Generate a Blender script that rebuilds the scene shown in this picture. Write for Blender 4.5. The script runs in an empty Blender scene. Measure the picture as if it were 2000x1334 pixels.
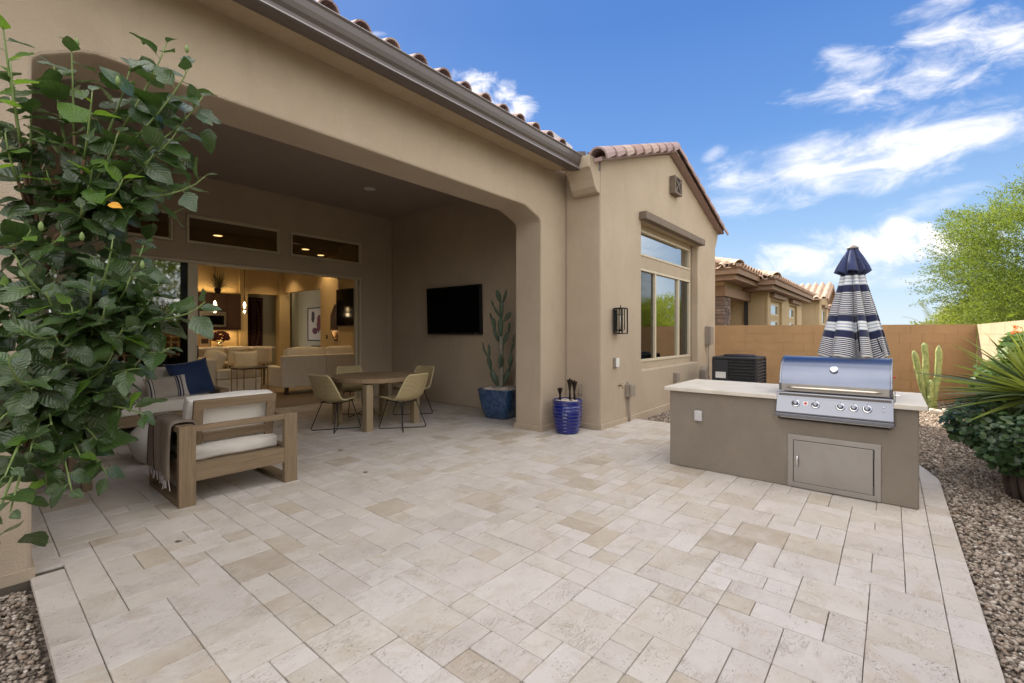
import bpy, bmesh, math, random
import numpy as np
from mathutils import Vector, Matrix, noise
from math import sin, cos, pi, radians as rad, sqrt, atan2, tan
random.seed(7); np.random.seed(7)
sc = bpy.context.scene
C = sc.collection
# ------------------------------------------------------------------ camera
TH = atan2(740, 889)
VX, VY = cos(TH), sin(TH)            # view direction on the ground
RX, RY = sin(TH), -cos(TH)           # direction to the right of the view
EYE = 1.42
cd = bpy.data.cameras.new('camera'); cam = bpy.data.objects.new('camera', cd); C.objects.link(cam)
cam.location = (0, 0, EYE)
cam.rotation_euler = Matrix(((RX, 0, -VX), (RY, 0, -VY), (0, 1, 0))).to_euler()
cd.sensor_width = 36.0; cd.lens = 36.0*889/2000
cd.shift_y = -(667-650)/2000.0
cd.clip_start = 0.05; cd.clip_end = 3000
sc.camera = cam
# ------------------------------------------------------------------ exposure
sc.view_settings.view_transform = 'Standard'; sc.view_settings.look = 'None'
sc.view_settings.gamma = 1.0; sc.view_settings.use_curve_mapping = False
sc.view_settings.exposure = 1.15
# ------------------------------------------------------------------ sun (low behind the house, to the left of the view)
SUN_EL = rad(39.0)
SAX, SAY = 0.42, 0.907                # horizontal direction towards the sun
n_ = sqrt(SAX*SAX+SAY*SAY); SAX /= n_; SAY /= n_
sd = bpy.data.lights.new('sun', 'SUN'); so = bpy.data.objects.new('sun', sd); C.objects.link(so)
sd.energy = 5.0; sd.angle = rad(0.5); sd.color = (1.0, 0.90, 0.74)
sv = Vector((SAX*cos(SUN_EL), SAY*cos(SUN_EL), sin(SUN_EL)))
so.rotation_euler = sv.to_track_quat('Z', 'Y').to_euler()
so.location = (0, 0, 30)
# ------------------------------------------------------------------ world: sky with clouds
w = bpy.data.worlds.new('World'); sc.world = w; w.use_nodes = True
nt = w.node_tree; nt.nodes.clear()
class NG:
    """small helper to write node graphs as expressions"""
    def __init__(s, nt): s.nt = nt
    def n(s, t, **k):
        x = s.nt.nodes.new(t)
        for a, b in k.items(): setattr(x, a, b)
        return x
    def put(s, sock, v):
        if v is None: return
        if hasattr(v, 'is_output') or isinstance(v, bpy.types.NodeSocket): s.nt.links.new(v, sock)
        else: sock.default_value = v
    def m(s, op, a, b=None, c=None, clamp=False):
        x = s.n('ShaderNodeMath', operation=op); x.use_clamp = clamp
        s.put(x.inputs[0], a); s.put(x.inputs[1], b); s.put(x.inputs[2], c)
        return x.outputs[0]
    def dot(s, a, b):
        x = s.n('ShaderNodeVectorMath', operation='DOT_PRODUCT'); s.put(x.inputs[0], a); s.put(x.inputs[1], b)
        return x.outputs['Value']
    def vmul(s, a, b):
        x = s.n('ShaderNodeVectorMath', operation='MULTIPLY'); s.put(x.inputs[0], a); s.put(x.inputs[1], b); return x.outputs[0]
    def vadd(s, a, b):
        x = s.n('ShaderNodeVectorMath', operation='ADD'); s.put(x.inputs[0], a); s.put(x.inputs[1], b); return x.outputs[0]
    def comb(s, x_, y_, z_):
        x = s.n('ShaderNodeCombineXYZ'); s.put(x.inputs[0], x_); s.put(x.inputs[1], y_); s.put(x.inputs[2], z_); return x.outputs[0]
    def noise(s, vec, scale, detail=4, rough=.55, dist=0, out='Fac', dims='3D'):
        x = s.n('ShaderNodeTexNoise', noise_dimensions=dims); s.put(x.inputs['Vector'], vec)
        x.inputs['Scale'].default_value = scale; x.inputs['Detail'].default_value = detail
        x.inputs['Roughness'].default_value = rough; x.inputs['Distortion'].default_value = dist
        return x.outputs[out]
    def voro(s, vec, scale, feature='F1', out='Distance', rnd=1.0):
        x = s.n('ShaderNodeTexVoronoi', feature=feature); s.put(x.inputs['Vector'], vec)
        x.inputs['Scale'].default_value = scale; x.inputs['Randomness'].default_value = rnd
        return x.outputs[out]
    def mix(s, f, a, b, blend='MIX'):
        x = s.n('ShaderNodeMix', data_type='RGBA', blend_type=blend); x.clamp_factor = True
        s.put(x.inputs[0], f)
        for sock, v in ((x.inputs[6], a), (x.inputs[7], b)):
            if isinstance(v, (tuple, list)): v = tuple(v)+((1,) if len(v) == 3 else ())
            s.put(sock, v)
        return x.outputs[2]
    def ramp(s, f, stops, interp='LINEAR'):
        x = s.n('ShaderNodeValToRGB'); x.color_ramp.interpolation = interp; s.put(x.inputs[0], f)
        e = x.color_ramp.elements
        while len(e) < len(stops): e.new(0.5)
        for i, (p, c) in enumerate(stops):
            e[i].position = p
            e[i].color = (c, c, c, 1) if isinstance(c, (int, float)) else tuple(c)+(1,)
        return x.outputs[0]
    def mr(s, v, a, b, c=0.0, d=1.0, smooth=False):
        x = s.n('ShaderNodeMapRange', interpolation_type='SMOOTHSTEP' if smooth else 'LINEAR'); x.clamp = True
        s.put(x.inputs[0], v); 
        for i, q in ((1, a), (2, b), (3, c), (4, d)): s.put(x.inputs[i], q)
        return x.outputs[0]
G = NG(nt)
tc = G.n('ShaderNodeTexCoord').outputs['Generated']
sky = G.n('ShaderNodeTexSky', sky_type='NISHITA'); sky.sun_disc = False
sky.sun_elevation = SUN_EL; sky.sun_rotation = atan2(SAX, SAY)
sky.air_density = 1.0; sky.dust_density = 0.6; sky.ozone_density = 2.0; sky.altitude = 500
fz = G.dot(tc, (0, 0, 1)); fv = G.dot(tc, (VX, VY, 0)); fr = G.dot(tc, (RX, RY, 0))
# deep polarised blue overhead, pale towards the horizon, all round
grad = G.ramp(G.m('MAXIMUM', fz, 0.0), [(0.0, (0.60, 0.70, 0.78)), (0.07, (0.47, 0.61, 0.77)), (0.20, (0.275, 0.45, 0.71)), (0.36, (0.12, 0.27, 0.60)), (0.55, (0.068, 0.185, 0.50)), (1.0, (0.05, 0.15, 0.44))])
skc = G.mix(0.92, G.vmul(sky.outputs[0], (0.10, 0.10, 0.10)), grad)
# clouds: each bank has its own direction, spread and tilt in the sky
fvp = G.m('MAXIMUM', fv, 0.12)
a = G.m('DIVIDE', fr, fvp); b = G.m('DIVIDE', fz, fvp)
front = G.mr(fv, 0.15, 0.35)
P2 = G.comb(a, b, 0.0)
nz1 = G.noise(G.vmul(P2, (3.0, 8.5, 1)), 1.6, 8, .62, .6)
rot = G.comb(G.m('ADD', G.m('MULTIPLY', a, 1.0), G.m('MULTIPLY', b, 0.45)), G.m('SUBTRACT', b, G.m('MULTIPLY', a, 0.28)), 0.0)
nz2 = G.noise(G.vmul(rot, (2.6, 7.5, 1)), 2.2, 10, .62, .45)
nz3 = G.noise(G.vmul(P2, (1, 1.5, 1)), 11.0, 9, .62, .5)
def bank(cx_, cy_, sx, sy, tilt, nz, amp=1.1, lo=.42, hi=.95, dens=1.0):
    ca, sa = cos(tilt), sin(tilt)
    dx = G.m('SUBTRACT', a, cx_); dy = G.m('SUBTRACT', b, cy_)
    u = G.m('DIVIDE', G.m('ADD', G.m('MULTIPLY', dx, ca), G.m('MULTIPLY', dy, sa)), sx)
    v = G.m('DIVIDE', G.m('SUBTRACT', G.m('MULTIPLY', dy, ca), G.m('MULTIPLY', dx, sa)), sy)
    r2 = G.m('ADD', G.m('MULTIPLY', u, u), G.m('MULTIPLY', v, v))
    g = G.m('SUBTRACT', 1.0, r2)
    t = G.m('ADD', G.m('MULTIPLY', g, 0.55), G.m('MULTIPLY', G.m('SUBTRACT', nz, 0.5), amp*2.2))
    t = G.m('MINIMUM', t, G.m('MULTIPLY', G.m('ADD', g, 0.6), 1.2))
    return G.m('MULTIPLY', G.mr(t, lo-.36, hi+.12, 0, 1, True), dens*.96)
def PXY(x, y): return ((x-1000)/889.0, (650-y)/889.0)
banks = [  # picture of the day's sky: wispy streaks high on the right, a small cumulus over the roof, puffs near the horizon
    (PXY(1860, 110), .38, .10, .30, nz2, 1.0, .42, .95, .95),
    (PXY(1680, 120), .12, .05, .1, nz2, 1.0, .42, 1.0, .8),
    (PXY(1990, 60), .25, .07, .35, nz2, 1.0, .4, .9, .9),
    (PXY(1830, 18), .13, .03, .35, nz2, .9, .42, .95, .8),
    (PXY(1720, 300), .46, .085, .24, nz2, .8, .28, .80, 1.0),
    (PXY(1560, 345), .28, .052, .06, nz2, .9, .36, .85, .9),
    (PXY(1830, 395), .15, .032, .30, nz2, .9, .42, 1.0, .5),
    (PXY(1395, 300), .045, .020, .45, nz3, .7, .42, 1.0, .85),
    (PXY(955, 190), .095, .050, -.3, nz3, 1.15, .30, .62, 1.0),
    (PXY(735, 66), .03, .008, 0, nz3, .5, .4, .9, .6),
    (PXY(1600, 495), .15, .055, .1, nz3, 1.2, .26, .85, .8),
    (PXY(1800, 480), .20, .055, .08, nz3, 1.15, .20, .72, 1.0),
    (PXY(1755, 445), .05, .034, 0, nz3, .9, .2, .6, 1.0),
    (PXY(1640, 530), .18, .035, 0, nz3, 1.0, .36, 1.0, .7),
    (PXY(1800, 545), .12, .02, .1, nz3, .9, .36, 1.0, .5),
    (PXY(1480, 560), .12, .03, .1, nz3, .9, .36, 1.0, .5)]
cl = None
for (c0, sx, sy, tl, nz, amp, lo, hi, dn) in banks:
    q = bank(c0[0], c0[1], sx, sy, tl, nz, amp, lo, hi, dn)
    cl = q if cl is None else G.m('MAXIMUM', cl, q)
cl = G.m('MULTIPLY', cl, front)
# denser, brighter cloud added over the unseen sky to light the shaded patio
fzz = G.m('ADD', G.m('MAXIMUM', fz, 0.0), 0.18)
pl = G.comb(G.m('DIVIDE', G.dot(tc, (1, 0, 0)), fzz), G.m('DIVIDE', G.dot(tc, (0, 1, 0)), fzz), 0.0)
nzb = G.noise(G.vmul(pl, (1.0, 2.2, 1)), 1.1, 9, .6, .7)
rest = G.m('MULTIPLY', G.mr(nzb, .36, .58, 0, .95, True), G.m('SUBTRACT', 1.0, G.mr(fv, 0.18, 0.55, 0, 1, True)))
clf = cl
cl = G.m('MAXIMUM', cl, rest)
shade = G.mr(G.noise(G.vadd(P2, (0.0, 0.02, 0)), 7.0, 5, .5), .3, .7, .82, 1.0)
cloudcol = G.mix(shade, (0.72, 0.70, 0.80), (1.0, 0.97, 0.95))
cloudcol = G.vmul(cloudcol, (0.98, 0.98, 0.98))
col = G.mix(cl, skc, cloudcol)
# extra radiance: faint in the visible banks, strong in the added unseen cloud
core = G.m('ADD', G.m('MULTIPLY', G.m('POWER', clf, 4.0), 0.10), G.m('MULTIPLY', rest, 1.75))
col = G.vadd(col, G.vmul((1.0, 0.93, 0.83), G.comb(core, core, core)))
below = G.mr(fz, -0.02, 0.0)
col = G.mix(below, (0.30, 0.25, 0.2), col)
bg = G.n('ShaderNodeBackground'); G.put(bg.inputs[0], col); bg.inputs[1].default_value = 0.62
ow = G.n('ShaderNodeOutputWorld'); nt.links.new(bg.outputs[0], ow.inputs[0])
w.cycles.sampling_method = 'MANUAL'; w.cycles.sample_map_resolution = 1024

# ------------------------------------------------------------------ materials
def mat(name, base, rough=.6, metal=0.0, var=None, vscale=3.0, bump=0.0, bscale=60.0, bdetail=4, spec=.5, pieces=None, wear=None, build=None, coat=0.0, streak=None, trans=None):
    m = bpy.data.materials.new(name); m.use_nodes = True
    nt = m.node_tree; g = NG(nt); bs = nt.nodes['Principled BSDF']
    pos = g.n('ShaderNodeNewGeometry').outputs['Position']
    col = None
    if var:
        f = g.mr(g.noise(pos, vscale, 6, .6), .3, .7)
        col = g.mix(f, base, var)
    if pieces:     # colour that differs from piece to piece
        r = g.n('ShaderNodeObjectInfo').outputs['Random']
        pc = g.ramp(r, pieces, 'LINEAR')
        col = pc if col is None else g.mix(.5, col, pc)
    if wear:
        f = g.mr(g.noise(pos, wear[1], 8, .7), wear[2], wear[3], 0, wear[4])
        col = g.mix(f, col if col is not None else base, wear[0])
    if streak:
        f = g.mr(g.noise(g.vmul(pos, (3, 3, .9)), 1.3, 8, .68, .8), streak[1], streak[2], 0, streak[3])
        col = g.mix(f, col if col is not None else base, streak[0])
    if col is None: bs.inputs['Base Color'].default_value = tuple(base)+(1,)
    else: nt.links.new(col, bs.inputs['Base Color'])
    bs.inputs['Roughness'].default_value = rough; bs.inputs['Metallic'].default_value = metal
    bs.inputs['Specular IOR Level'].default_value = spec
    bs.inputs['Coat Weight'].default_value = coat
    if bump:
        b = g.n('ShaderNodeBump'); b.inputs['Strength'].default_value = bump; b.inputs['Distance'].default_value = .02
        nt.links.new(g.noise(pos, bscale, bdetail, .6), b.inputs['Height']); nt.links.new(b.outputs[0], bs.inputs['Normal'])
    if build: build(g, bs)
    return m
M = {}
ST = (.535, .437, .325)
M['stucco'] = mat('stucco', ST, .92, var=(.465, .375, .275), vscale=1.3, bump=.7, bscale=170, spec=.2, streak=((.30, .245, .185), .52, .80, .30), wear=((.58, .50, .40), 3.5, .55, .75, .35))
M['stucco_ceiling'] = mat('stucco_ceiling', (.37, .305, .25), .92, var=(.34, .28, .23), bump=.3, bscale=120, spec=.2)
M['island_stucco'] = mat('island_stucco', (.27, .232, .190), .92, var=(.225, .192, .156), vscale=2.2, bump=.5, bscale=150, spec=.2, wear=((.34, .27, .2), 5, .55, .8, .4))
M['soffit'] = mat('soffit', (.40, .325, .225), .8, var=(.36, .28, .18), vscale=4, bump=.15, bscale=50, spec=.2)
M['gutter'] = mat('gutter', (.105, .085, .078), .38, .0, var=(.09, .073, .068), vscale=2, bump=.03, bscale=20)
M['tile'] = mat('roof_tile', (.36, .26, .25), .85, pieces=[(0, (.30, .21, .20)), (.4, (.40, .30, .29)), (.7, (.36, .24, .21)), (1, (.46, .36, .31))], bump=.5, bscale=60, wear=((.20, .16, .14), 14, .55, .8, .6), spec=.25)
M['tile_far'] = mat('roof_tile_far', (.52, .40, .30), .85, var=(.38, .25, .18), vscale=2.6, bump=.5, bscale=30, wear=((.62, .52, .42), 3, .5, .7, .7), spec=.25)
M['frame'] = mat('window_frame', (.60, .52, .38), .45, var=(.55, .48, .35), vscale=5)
M['darkwood'] = mat('dark_wood', (.035, .018, .012), .45, var=(.06, .03, .02), vscale=6)
M['trim'] = mat('window_trim', (.20, .155, .115), .85, var=(.15, .115, .085), vscale=9, bump=.3, bscale=90)
M['black'] = mat('black_metal', (.012, .012, .013), .42, .3)
M['blackplastic'] = mat('black_plastic', (.003, .003, .0035), .08, spec=.12)
M['tvback'] = mat('tv_housing', (.008, .008, .009), .4)
M['steel'] = mat('brushed_steel', (.21, .22, .25), .29, 1.0, var=(.18, .19, .22), vscale=2, bump=.02, bscale=200)
M['steel_dull'] = mat('dull_steel', (.37, .35, .325), .38, 1.0, var=(.32, .30, .28), vscale=3, bump=.03, bscale=220)
M['chrome'] = mat('chrome', (.8, .8, .82), .08, 1.0)
M['slot'] = mat('dark_slot', (.02, .02, .02), .6)
M['counter'] = mat('counter_stone', (.66, .61, .53), .5, var=(.57, .52, .44), vscale=5, wear=((.45, .36, .26), 9, .60, .75, .5), bump=.08, bscale=40)
M['white'] = mat('white_plastic', (.70, .69, .66), .4)
M['grey'] = mat('painted_grey_box', (.27, .23, .185), .6)
M['cream'] = mat('cream_fabric', (.76, .69, .58), .9, var=(.70, .63, .52), vscale=8, bump=.3, bscale=300, spec=.2)
M['cushion'] = mat('white_outdoor_fabric', (.74, .70, .64), .9, var=(.68, .64, .58), vscale=5, bump=.35, bscale=220, spec=.2)
def wood_build(g, bs):
    pos = g.n('ShaderNodeTexCoord').outputs['Object']
    pass
def wood(name, c1, c2, axis):
    m = bpy.data.materials.new(name); m.use_nodes = True; g = NG(m.node_tree); bs = m.node_tree.nodes['Principled BSDF']
    pos = g.n('ShaderNodeTexCoord').outputs['Object']
    sc_ = {'x': (1.2, 26, 26), 'y': (26, 1.2, 26), 'z': (26, 26, 1.2)}[axis]
    f = g.noise(g.vmul(pos, sc_), 2.2, 8, .65, .6); f2 = g.noise(g.vmul(pos, sc_), 9, 4, .7)
    r = g.n('ShaderNodeObjectInfo').outputs['Random']
    c = g.mix(g.mr(f, .3, .7), c1, c2); c = g.mix(g.mr(f2, .55, .8, 0, .35), c, tuple(x*.5 for x in c1))
    c = g.mix(g.m('MULTIPLY', r, .25), c, tuple(x*.7 for x in c2))
    m.node_tree.links.new(c, bs.inputs['Base Color']); bs.inputs['Roughness'].default_value = .7
    bs.inputs['Specular IOR Level'].default_value = .3
    b = g.n('ShaderNodeBump'); b.inputs['Strength'].default_value = .35; b.inputs['Distance'].default_value = .004
    m.node_tree.links.new(f2, b.inputs['Height']); m.node_tree.links.new(b.outputs[0], bs.inputs['Normal'])
    return m
for ax in 'xyz':
    M['wood_'+ax] = wood('weathered_wood_'+ax, (.165, .115, .066), (.275, .20, .125), ax)
    M['tablewood_'+ax] = wood('table_wood_'+ax, (.25, .17, .095) if ax != 'z' else (.26, .195, .115), (.35, .25, .15) if ax != 'z' else (.38, .295, .18), ax)
def fabric(name, c, c2=None, rough=.85, bump=.3, sheen=.2):
    m = mat(name, c, rough, var=c2 or tuple(x*.85 for x in c), vscale=7, bump=bump, bscale=260, spec=.25)
    m.node_tree.nodes['Principled BSDF'].inputs['Sheen Weight'].default_value = sheen
    return m
M['navy'] = fabric('navy_velvet', (.006, .028, .10), (.004, .018, .07), .6, .1, .5)
M['linen'] = fabric('linen_fabric', (.42, .37, .32))
M['navystripe'] = fabric('navy_stripe', (.012, .018, .075))
M['whitestripe'] = fabric('white_stripe', (.62, .58, .54))
M['throw'] = fabric('knitted_throw', (.115, .082, .058), (.16, .12, .085), .95, .8)
M['throwdark'] = fabric('throw_stripe', (.05, .035, .028), None, .95, .8)
M['fringe'] = fabric('throw_fringe', (.55, .50, .50))
M['ceramic_white'] = mat('white_ceramic', (.60, .57, .52), .55, bump=.1, bscale=40)
# leafs etc. come with their builders
def glassmat(name, tint, refl, rough=0.0):
    m = bpy.data.materials.new(name); m.use_nodes = True; t = m.node_tree; t.nodes.clear(); g = NG(t)
    tr = g.n('ShaderNodeBsdfTransparent'); tr.inputs[0].default_value = tuple(tint)+(1,)
    gl = g.n('ShaderNodeBsdfGlossy'); gl.inputs['Roughness'].default_value = rough; gl.inputs[0].default_value = (.95, .97, .95, 1)
    fr_ = g.n('ShaderNodeLayerWeight'); fr_.inputs[0].default_value = .35
    f = g.mr(fr_.outputs['Fresnel'], 0, 1, refl, 1.0)
    mx = g.n('ShaderNodeMixShader'); g.put(mx.inputs[0], f); t.links.new(tr.outputs[0], mx.inputs[1]); t.links.new(gl.outputs[0], mx.inputs[2])
    o = g.n('ShaderNodeOutputMaterial'); t.links.new(mx.outputs[0], o.inputs[0])
    return m
M['glass_mirror'] = glassmat('low_e_glass', (.22, .25, .24), .42)
M['glass_screen'] = glassmat('screened_glass', (.30, .32, .31), .06, .05)
M['glass_door'] = glassmat('door_glass', (.20, .19, .16), .17, .03)
M['glass_transom'] = glassmat('transom_glass', (.55, .52, .46), .03)
M['glass_clear'] = glassmat('clear_glass', (.92, .93, .92), .06)
def emit(name, c, s):
    m = bpy.data.materials.new(name); m.use_nodes = True; t = m.node_tree; t.nodes.clear(); g = NG(t)
    e = g.n('ShaderNodeEmission'); e.inputs[0].default_value = tuple(c)+(1,); e.inputs[1].default_value = s
    o = g.n('ShaderNodeOutputMaterial'); t.links.new(e.outputs[0], o.inputs[0]); return m

# ------------------------------------------------------------------ mesh helpers
class MB:
    def __init__(s): s.v = []; s.f = []
    def add(s, vs, fs):
        o = len(s.v); s.v += [tuple(p) for p in vs]; s.f += [tuple(i+o for i in f) for f in fs]; return s
    def box(s, x0, x1, y0, y1, z0, z1):
        return s.add([(x0, y0, z0), (x1, y0, z0), (x1, y1, z0), (x0, y1, z0), (x0, y0, z1), (x1, y0, z1), (x1, y1, z1), (x0, y1, z1)],
                     [(0, 3, 2, 1), (4, 5, 6, 7), (0, 1, 5, 4), (1, 2, 6, 5), (2, 3, 7, 6), (3, 0, 4, 7)])
    def obox(s, c, size, R=None):
        hx, hy, hz = (q/2 for q in size); R = R or Matrix.Identity(3); c = Vector(c)
        vs = [c+R@Vector((a*hx, b*hy, d*hz)) for d in (-1, 1) for a, b in ((-1, -1), (1, -1), (1, 1), (-1, 1))]
        return s.add(vs, [(0, 3, 2, 1), (4, 5, 6, 7), (0, 1, 5, 4), (1, 2, 6, 5), (2, 3, 7, 6), (3, 0, 4, 7)])
    def prism(s, poly, axis, a, b):
        """poly: 2d loop; axis x: (y,z), y: (x,z), z: (x,y)"""
        f3 = {'x': lambda p, t: (t, p[0], p[1]), 'y': lambda p, t: (p[0], t, p[1]), 'z': lambda p, t: (p[0], p[1], t)}[axis]
        n = len(poly); vs = [f3(p, a) for p in poly]+[f3(p, b) for p in poly]
        return s.add(vs, [tuple(range(n)), tuple(range(2*n-1, n-1, -1))]+[((i+1) % n, i, i+n, (i+1) % n+n) for i in range(n)])
    def tube(s, pts, r, n=8, cap=True, closed=False):
        pts = [Vector(p) for p in pts]; N = len(pts); rs = r if isinstance(r, (list, tuple)) else [r]*N
        up = None; vs = []
        for i, p in enumerate(pts):
            if closed: t = pts[(i+1) % N]-pts[i-1]
            else: t = pts[min(i+1, N-1)]-pts[max(i-1, 0)]
            if t.length < 1e-9: t = Vector((0, 0, 1))
            t.normalize()
            if up is None: up = Vector((0, 0, 1)) if abs(t.z) < .9 else Vector((1, 0, 0))
            e1 = (up-t*up.dot(t))
            if e1.length < 1e-4: e1 = t.orthogonal()
            e1.normalize(); e2 = t.cross(e1); up = e1
            vs += [p+(e1*cos(2*pi*k/n)+e2*sin(2*pi*k/n))*rs[i] for k in range(n)]
        fs = []
        for i in range(N if closed else N-1):
            j = (i+1) % N
            for k in range(n): fs.append((i*n+k, i*n+(k+1) % n, j*n+(k+1) % n, j*n+k))
        if cap and not closed: fs += [tuple(range(n-1, -1, -1)), tuple((N-1)*n+k for k in range(n))]
        return s.add(vs, fs)
    def lathe(s, prof, n=32, c=(0, 0, 0), sq=0.0):
        """prof: (radius, z); sq>0 squares the section"""
        vs = []
        for r, z in prof:
            for k in range(n):
                t = 2*pi*k/n; cx, sx = cos(t), sin(t); q = 1.0
                if sq: q = 1/(abs(cx)**sq+abs(sx)**sq)**(1/sq)
                vs.append((c[0]+r*q*cx, c[1]+r*q*sx, c[2]+z))
        fs = [(i*n+k, i*n+(k+1) % n, (i+1)*n+(k+1) % n, (i+1)*n+k) for i in range(len(prof)-1) for k in range(n)]
        fs += [tuple(range(n-1, -1, -1)), tuple((len(prof)-1)*n+k for k in range(n))]
        return s.add(vs, fs)
    def grid(s, fn, nu, nv):
        vs = [fn(i/nu, j/nv) for j in range(nv+1) for i in range(nu+1)]
        return s.add(vs, [(j*(nu+1)+i, j*(nu+1)+i+1, (j+1)*(nu+1)+i+1, (j+1)*(nu+1)+i) for j in range(nv) for i in range(nu)])
    def mesh(s, name, off=None):
        me = bpy.data.meshes.new(name)
        v = s.v if off is None else [(p[0]-off[0], p[1]-off[1], p[2]-off[2]) for p in s.v]
        me.from_pydata(v, [], s.f); me.update(); return me
    def build(s, name, m, parent=None, smooth=False, bevel=0, seg=2, world=False, solid=0, kind=None, label=None, subd=0, tex=0):
        me = s.mesh(name, parent.location if (world and parent) else None)
        me.materials.append(M[m] if isinstance(m, str) else m)
        if smooth: me.polygons.foreach_set('use_smooth', [True]*len(me.polygons))
        o = bpy.data.objects.new(name, me); C.objects.link(o)
        if parent: o.parent = parent
        if solid:
            d = o.modifiers.new('s', 'SOLIDIFY'); d.thickness = solid; d.offset = 0
        if bevel:
            d = o.modifiers.new('b', 'BEVEL'); d.width = bevel; d.segments = seg; d.limit_method = 'ANGLE'; d.angle_limit = rad(35)
            d.harden_normals = False
        if subd:
            d = o.modifiers.new('u', 'SUBSURF'); d.levels = subd; d.render_levels = subd
        if kind: o['kind'] = kind
        if label: o['label'] = label
        return o
def thing(name, label, cat, loc=(0, 0, 0), rz=0, group=None):
    o = bpy.data.objects.new(name, None); C.objects.link(o); o.location = loc; o.rotation_euler = (0, 0, rz)
    o['label'] = label; o['category'] = cat
    if group: o['group'] = group
    return o
def tag(o, label, cat, group=None):
    o['label'] = label; o['category'] = cat
    if group: o['group'] = group
    return o
def struct(o, kind='structure'): o['kind'] = kind; return o
def part(me, name, parent, loc=(0, 0, 0), rot=(0, 0, 0), scale=(1, 1, 1)):
    o = bpy.data.objects.new(name, me); C.objects.link(o); o.parent = parent
    o.location = loc; o.rotation_euler = rot; o.scale = scale; return o
def copytree(o, parent=None):
    c = o.copy(); C.objects.link(c); c.parent = parent
    for ch in list(o.children): copytree(ch, c)
    return c
def npmesh(name, verts, faces, m, parent=None, kind=None, smooth=False):
    """fast mesh from numpy arrays, all faces with the same corner count"""
    me = bpy.data.meshes.new(name); k = faces.shape[1]
    me.vertices.add(len(verts)); me.vertices.foreach_set('co', verts.astype('f').ravel())
    me.loops.add(faces.size); me.loops.foreach_set('vertex_index', faces.astype('i').ravel())
    me.polygons.add(len(faces)); me.polygons.foreach_set('loop_start', np.arange(0, faces.size, k, dtype='i'))
    me.polygons.foreach_set('loop_total', np.full(len(faces), k, dtype='i'))
    if smooth: me.polygons.foreach_set('use_smooth', np.ones(len(faces), dtype=bool))
    me.update(calc_edges=True); me.materials.append(M[m] if isinstance(m, str) else m)
    o = bpy.data.objects.new(name, me); C.objects.link(o)
    if parent: o.parent = parent
    if kind: o['kind'] = kind
    return o
def RZ(a): return Matrix.Rotation(a, 3, 'Z')
def RXm(a): return Matrix.Rotation(a, 3, 'X')
def RYm(a): return Matrix.Rotation(a, 3, 'Y')
def at(px, py, dep):
    """world point seen at a photograph pixel, dep metres ahead"""
    l = (px-1000)/889.0*dep
    return (VX*dep+RX*l, VY*dep+RY*l, EYE+(650-py)/889.0*dep)
# ================================================================== THE HOUSE
house = thing('house', 'tan stucco single-storey house with covered patio, gabled wing and barrel-tile roof', 'house', (5.9, 3.9, 0))
H = dict(parent=house, world=True)
YF, YI, YB = 3.85, 4.33, 8.70       # face and inside of the patio front, rear wall of the patio
XT = 6.20                           # patio side wall that carries the television
# patio front: pier, header with clipped corners, column, cut from one sheet
op = [(-7, 0), (.25, 0), (.25, 3.02), (.29, 3.06), (.46, 3.155), (.53, 3.175), (4.90, 3.175), (4.97, 3.155), (5.235, 3.06), (5.28, 3.015), (5.28, 0), (5.93, 0), (5.93, 3.98), (-7, 3.98)]
MB().prism(op, 'y', YF, YI).build('wall', 'stucco', bevel=.02, **H)
MB().box(5.93, 6.34, YF+.004, YI-.002, 0, 3.98).build('wall', 'stucco', **H)
MB().box(XT, XT+.14, YI-.001, YB, 0, 4.02).build('wall', 'stucco', **H)
MB().box(-.72, -.6, YI, YB, 0, 4.02).build('wall', 'stucco', **H)
# little base reveal of the column and wing
for (a0, a1, b0, b1) in ((5.262, 5.948, 3.832, 4.345), (5.912, 11.57, 3.232, 3.30), (5.912, 5.95, 3.28, 3.84)):
    MB().box(a0, a1, b0, b1, -.06, .075).build('base_trim', 'stucco', bevel=.008, **H)
MB().box(.02, .262, 3.835, 4.34, -.02, .05).build('base_trim', 'stucco', **H)
# rear wall of the patio with door and transom openings
zt0, zt1 = 2.87, 3.34
def plate(xs, zs, holes, y0, y1, m='stucco', name='wall', top=None, bevel=.012, parent=house):
    """sheet wall with rectangular holes given as (i0,i1,j0,j1) cell ranges; shared vertices"""
    mb = MB(); nx, nz = len(xs), len(zs); idx = {}
    hole = set((i, j) for (i0, i1, j0, j1) in holes for i in range(i0, i1) for j in range(j0, j1))
    def V(i, j, s):
        k = (i, j, s)
        if k not in idx:
            z = zs[j] if not (top and j == nz-1) else top(xs[i]); idx[k] = len(mb.v); mb.v.append((xs[i], y1 if s else y0, z))
        return idx[k]
    for i in range(nx-1):
        for j in range(nz-1):
            if (i, j) in hole: continue
            mb.f.append((V(i, j, 0), V(i+1, j, 0), V(i+1, j+1, 0), V(i, j+1, 0)))
            mb.f.append((V(i, j+1, 1), V(i+1, j+1, 1), V(i+1, j, 1), V(i, j, 1)))
            for (di, dj, p, q) in ((-1, 0, (i, j), (i, j+1)), (1, 0, (i+1, j+1), (i+1, j)), (0, -1, (i+1, j), (i, j)), (0, 1, (i, j+1), (i+1, j+1))):
                a, b = i+di, j+dj
                if a < 0 or b < 0 or a >= nx-1 or b >= nz-1 or (a, b) in hole:
                    mb.f.append((V(*p, 0), V(*q, 0), V(*q, 1), V(*p, 1)))
    return mb.build(name, m, parent, world=True, bevel=bevel)
plate([-.6, .62, 2.10, 2.27, 3.74, 3.92, 5.42, XT], [0, 2.60, zt0, zt1, 4.02], [(0, 6, 0, 1), (1, 2, 2, 3), (3, 4, 2, 3), (5, 6, 2, 3)], YB, YB+.16)
MB().box(-.6, XT, YI, YB, 3.99, 4.06).build('ceiling', 'stucco_ceiling', **H)
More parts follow.
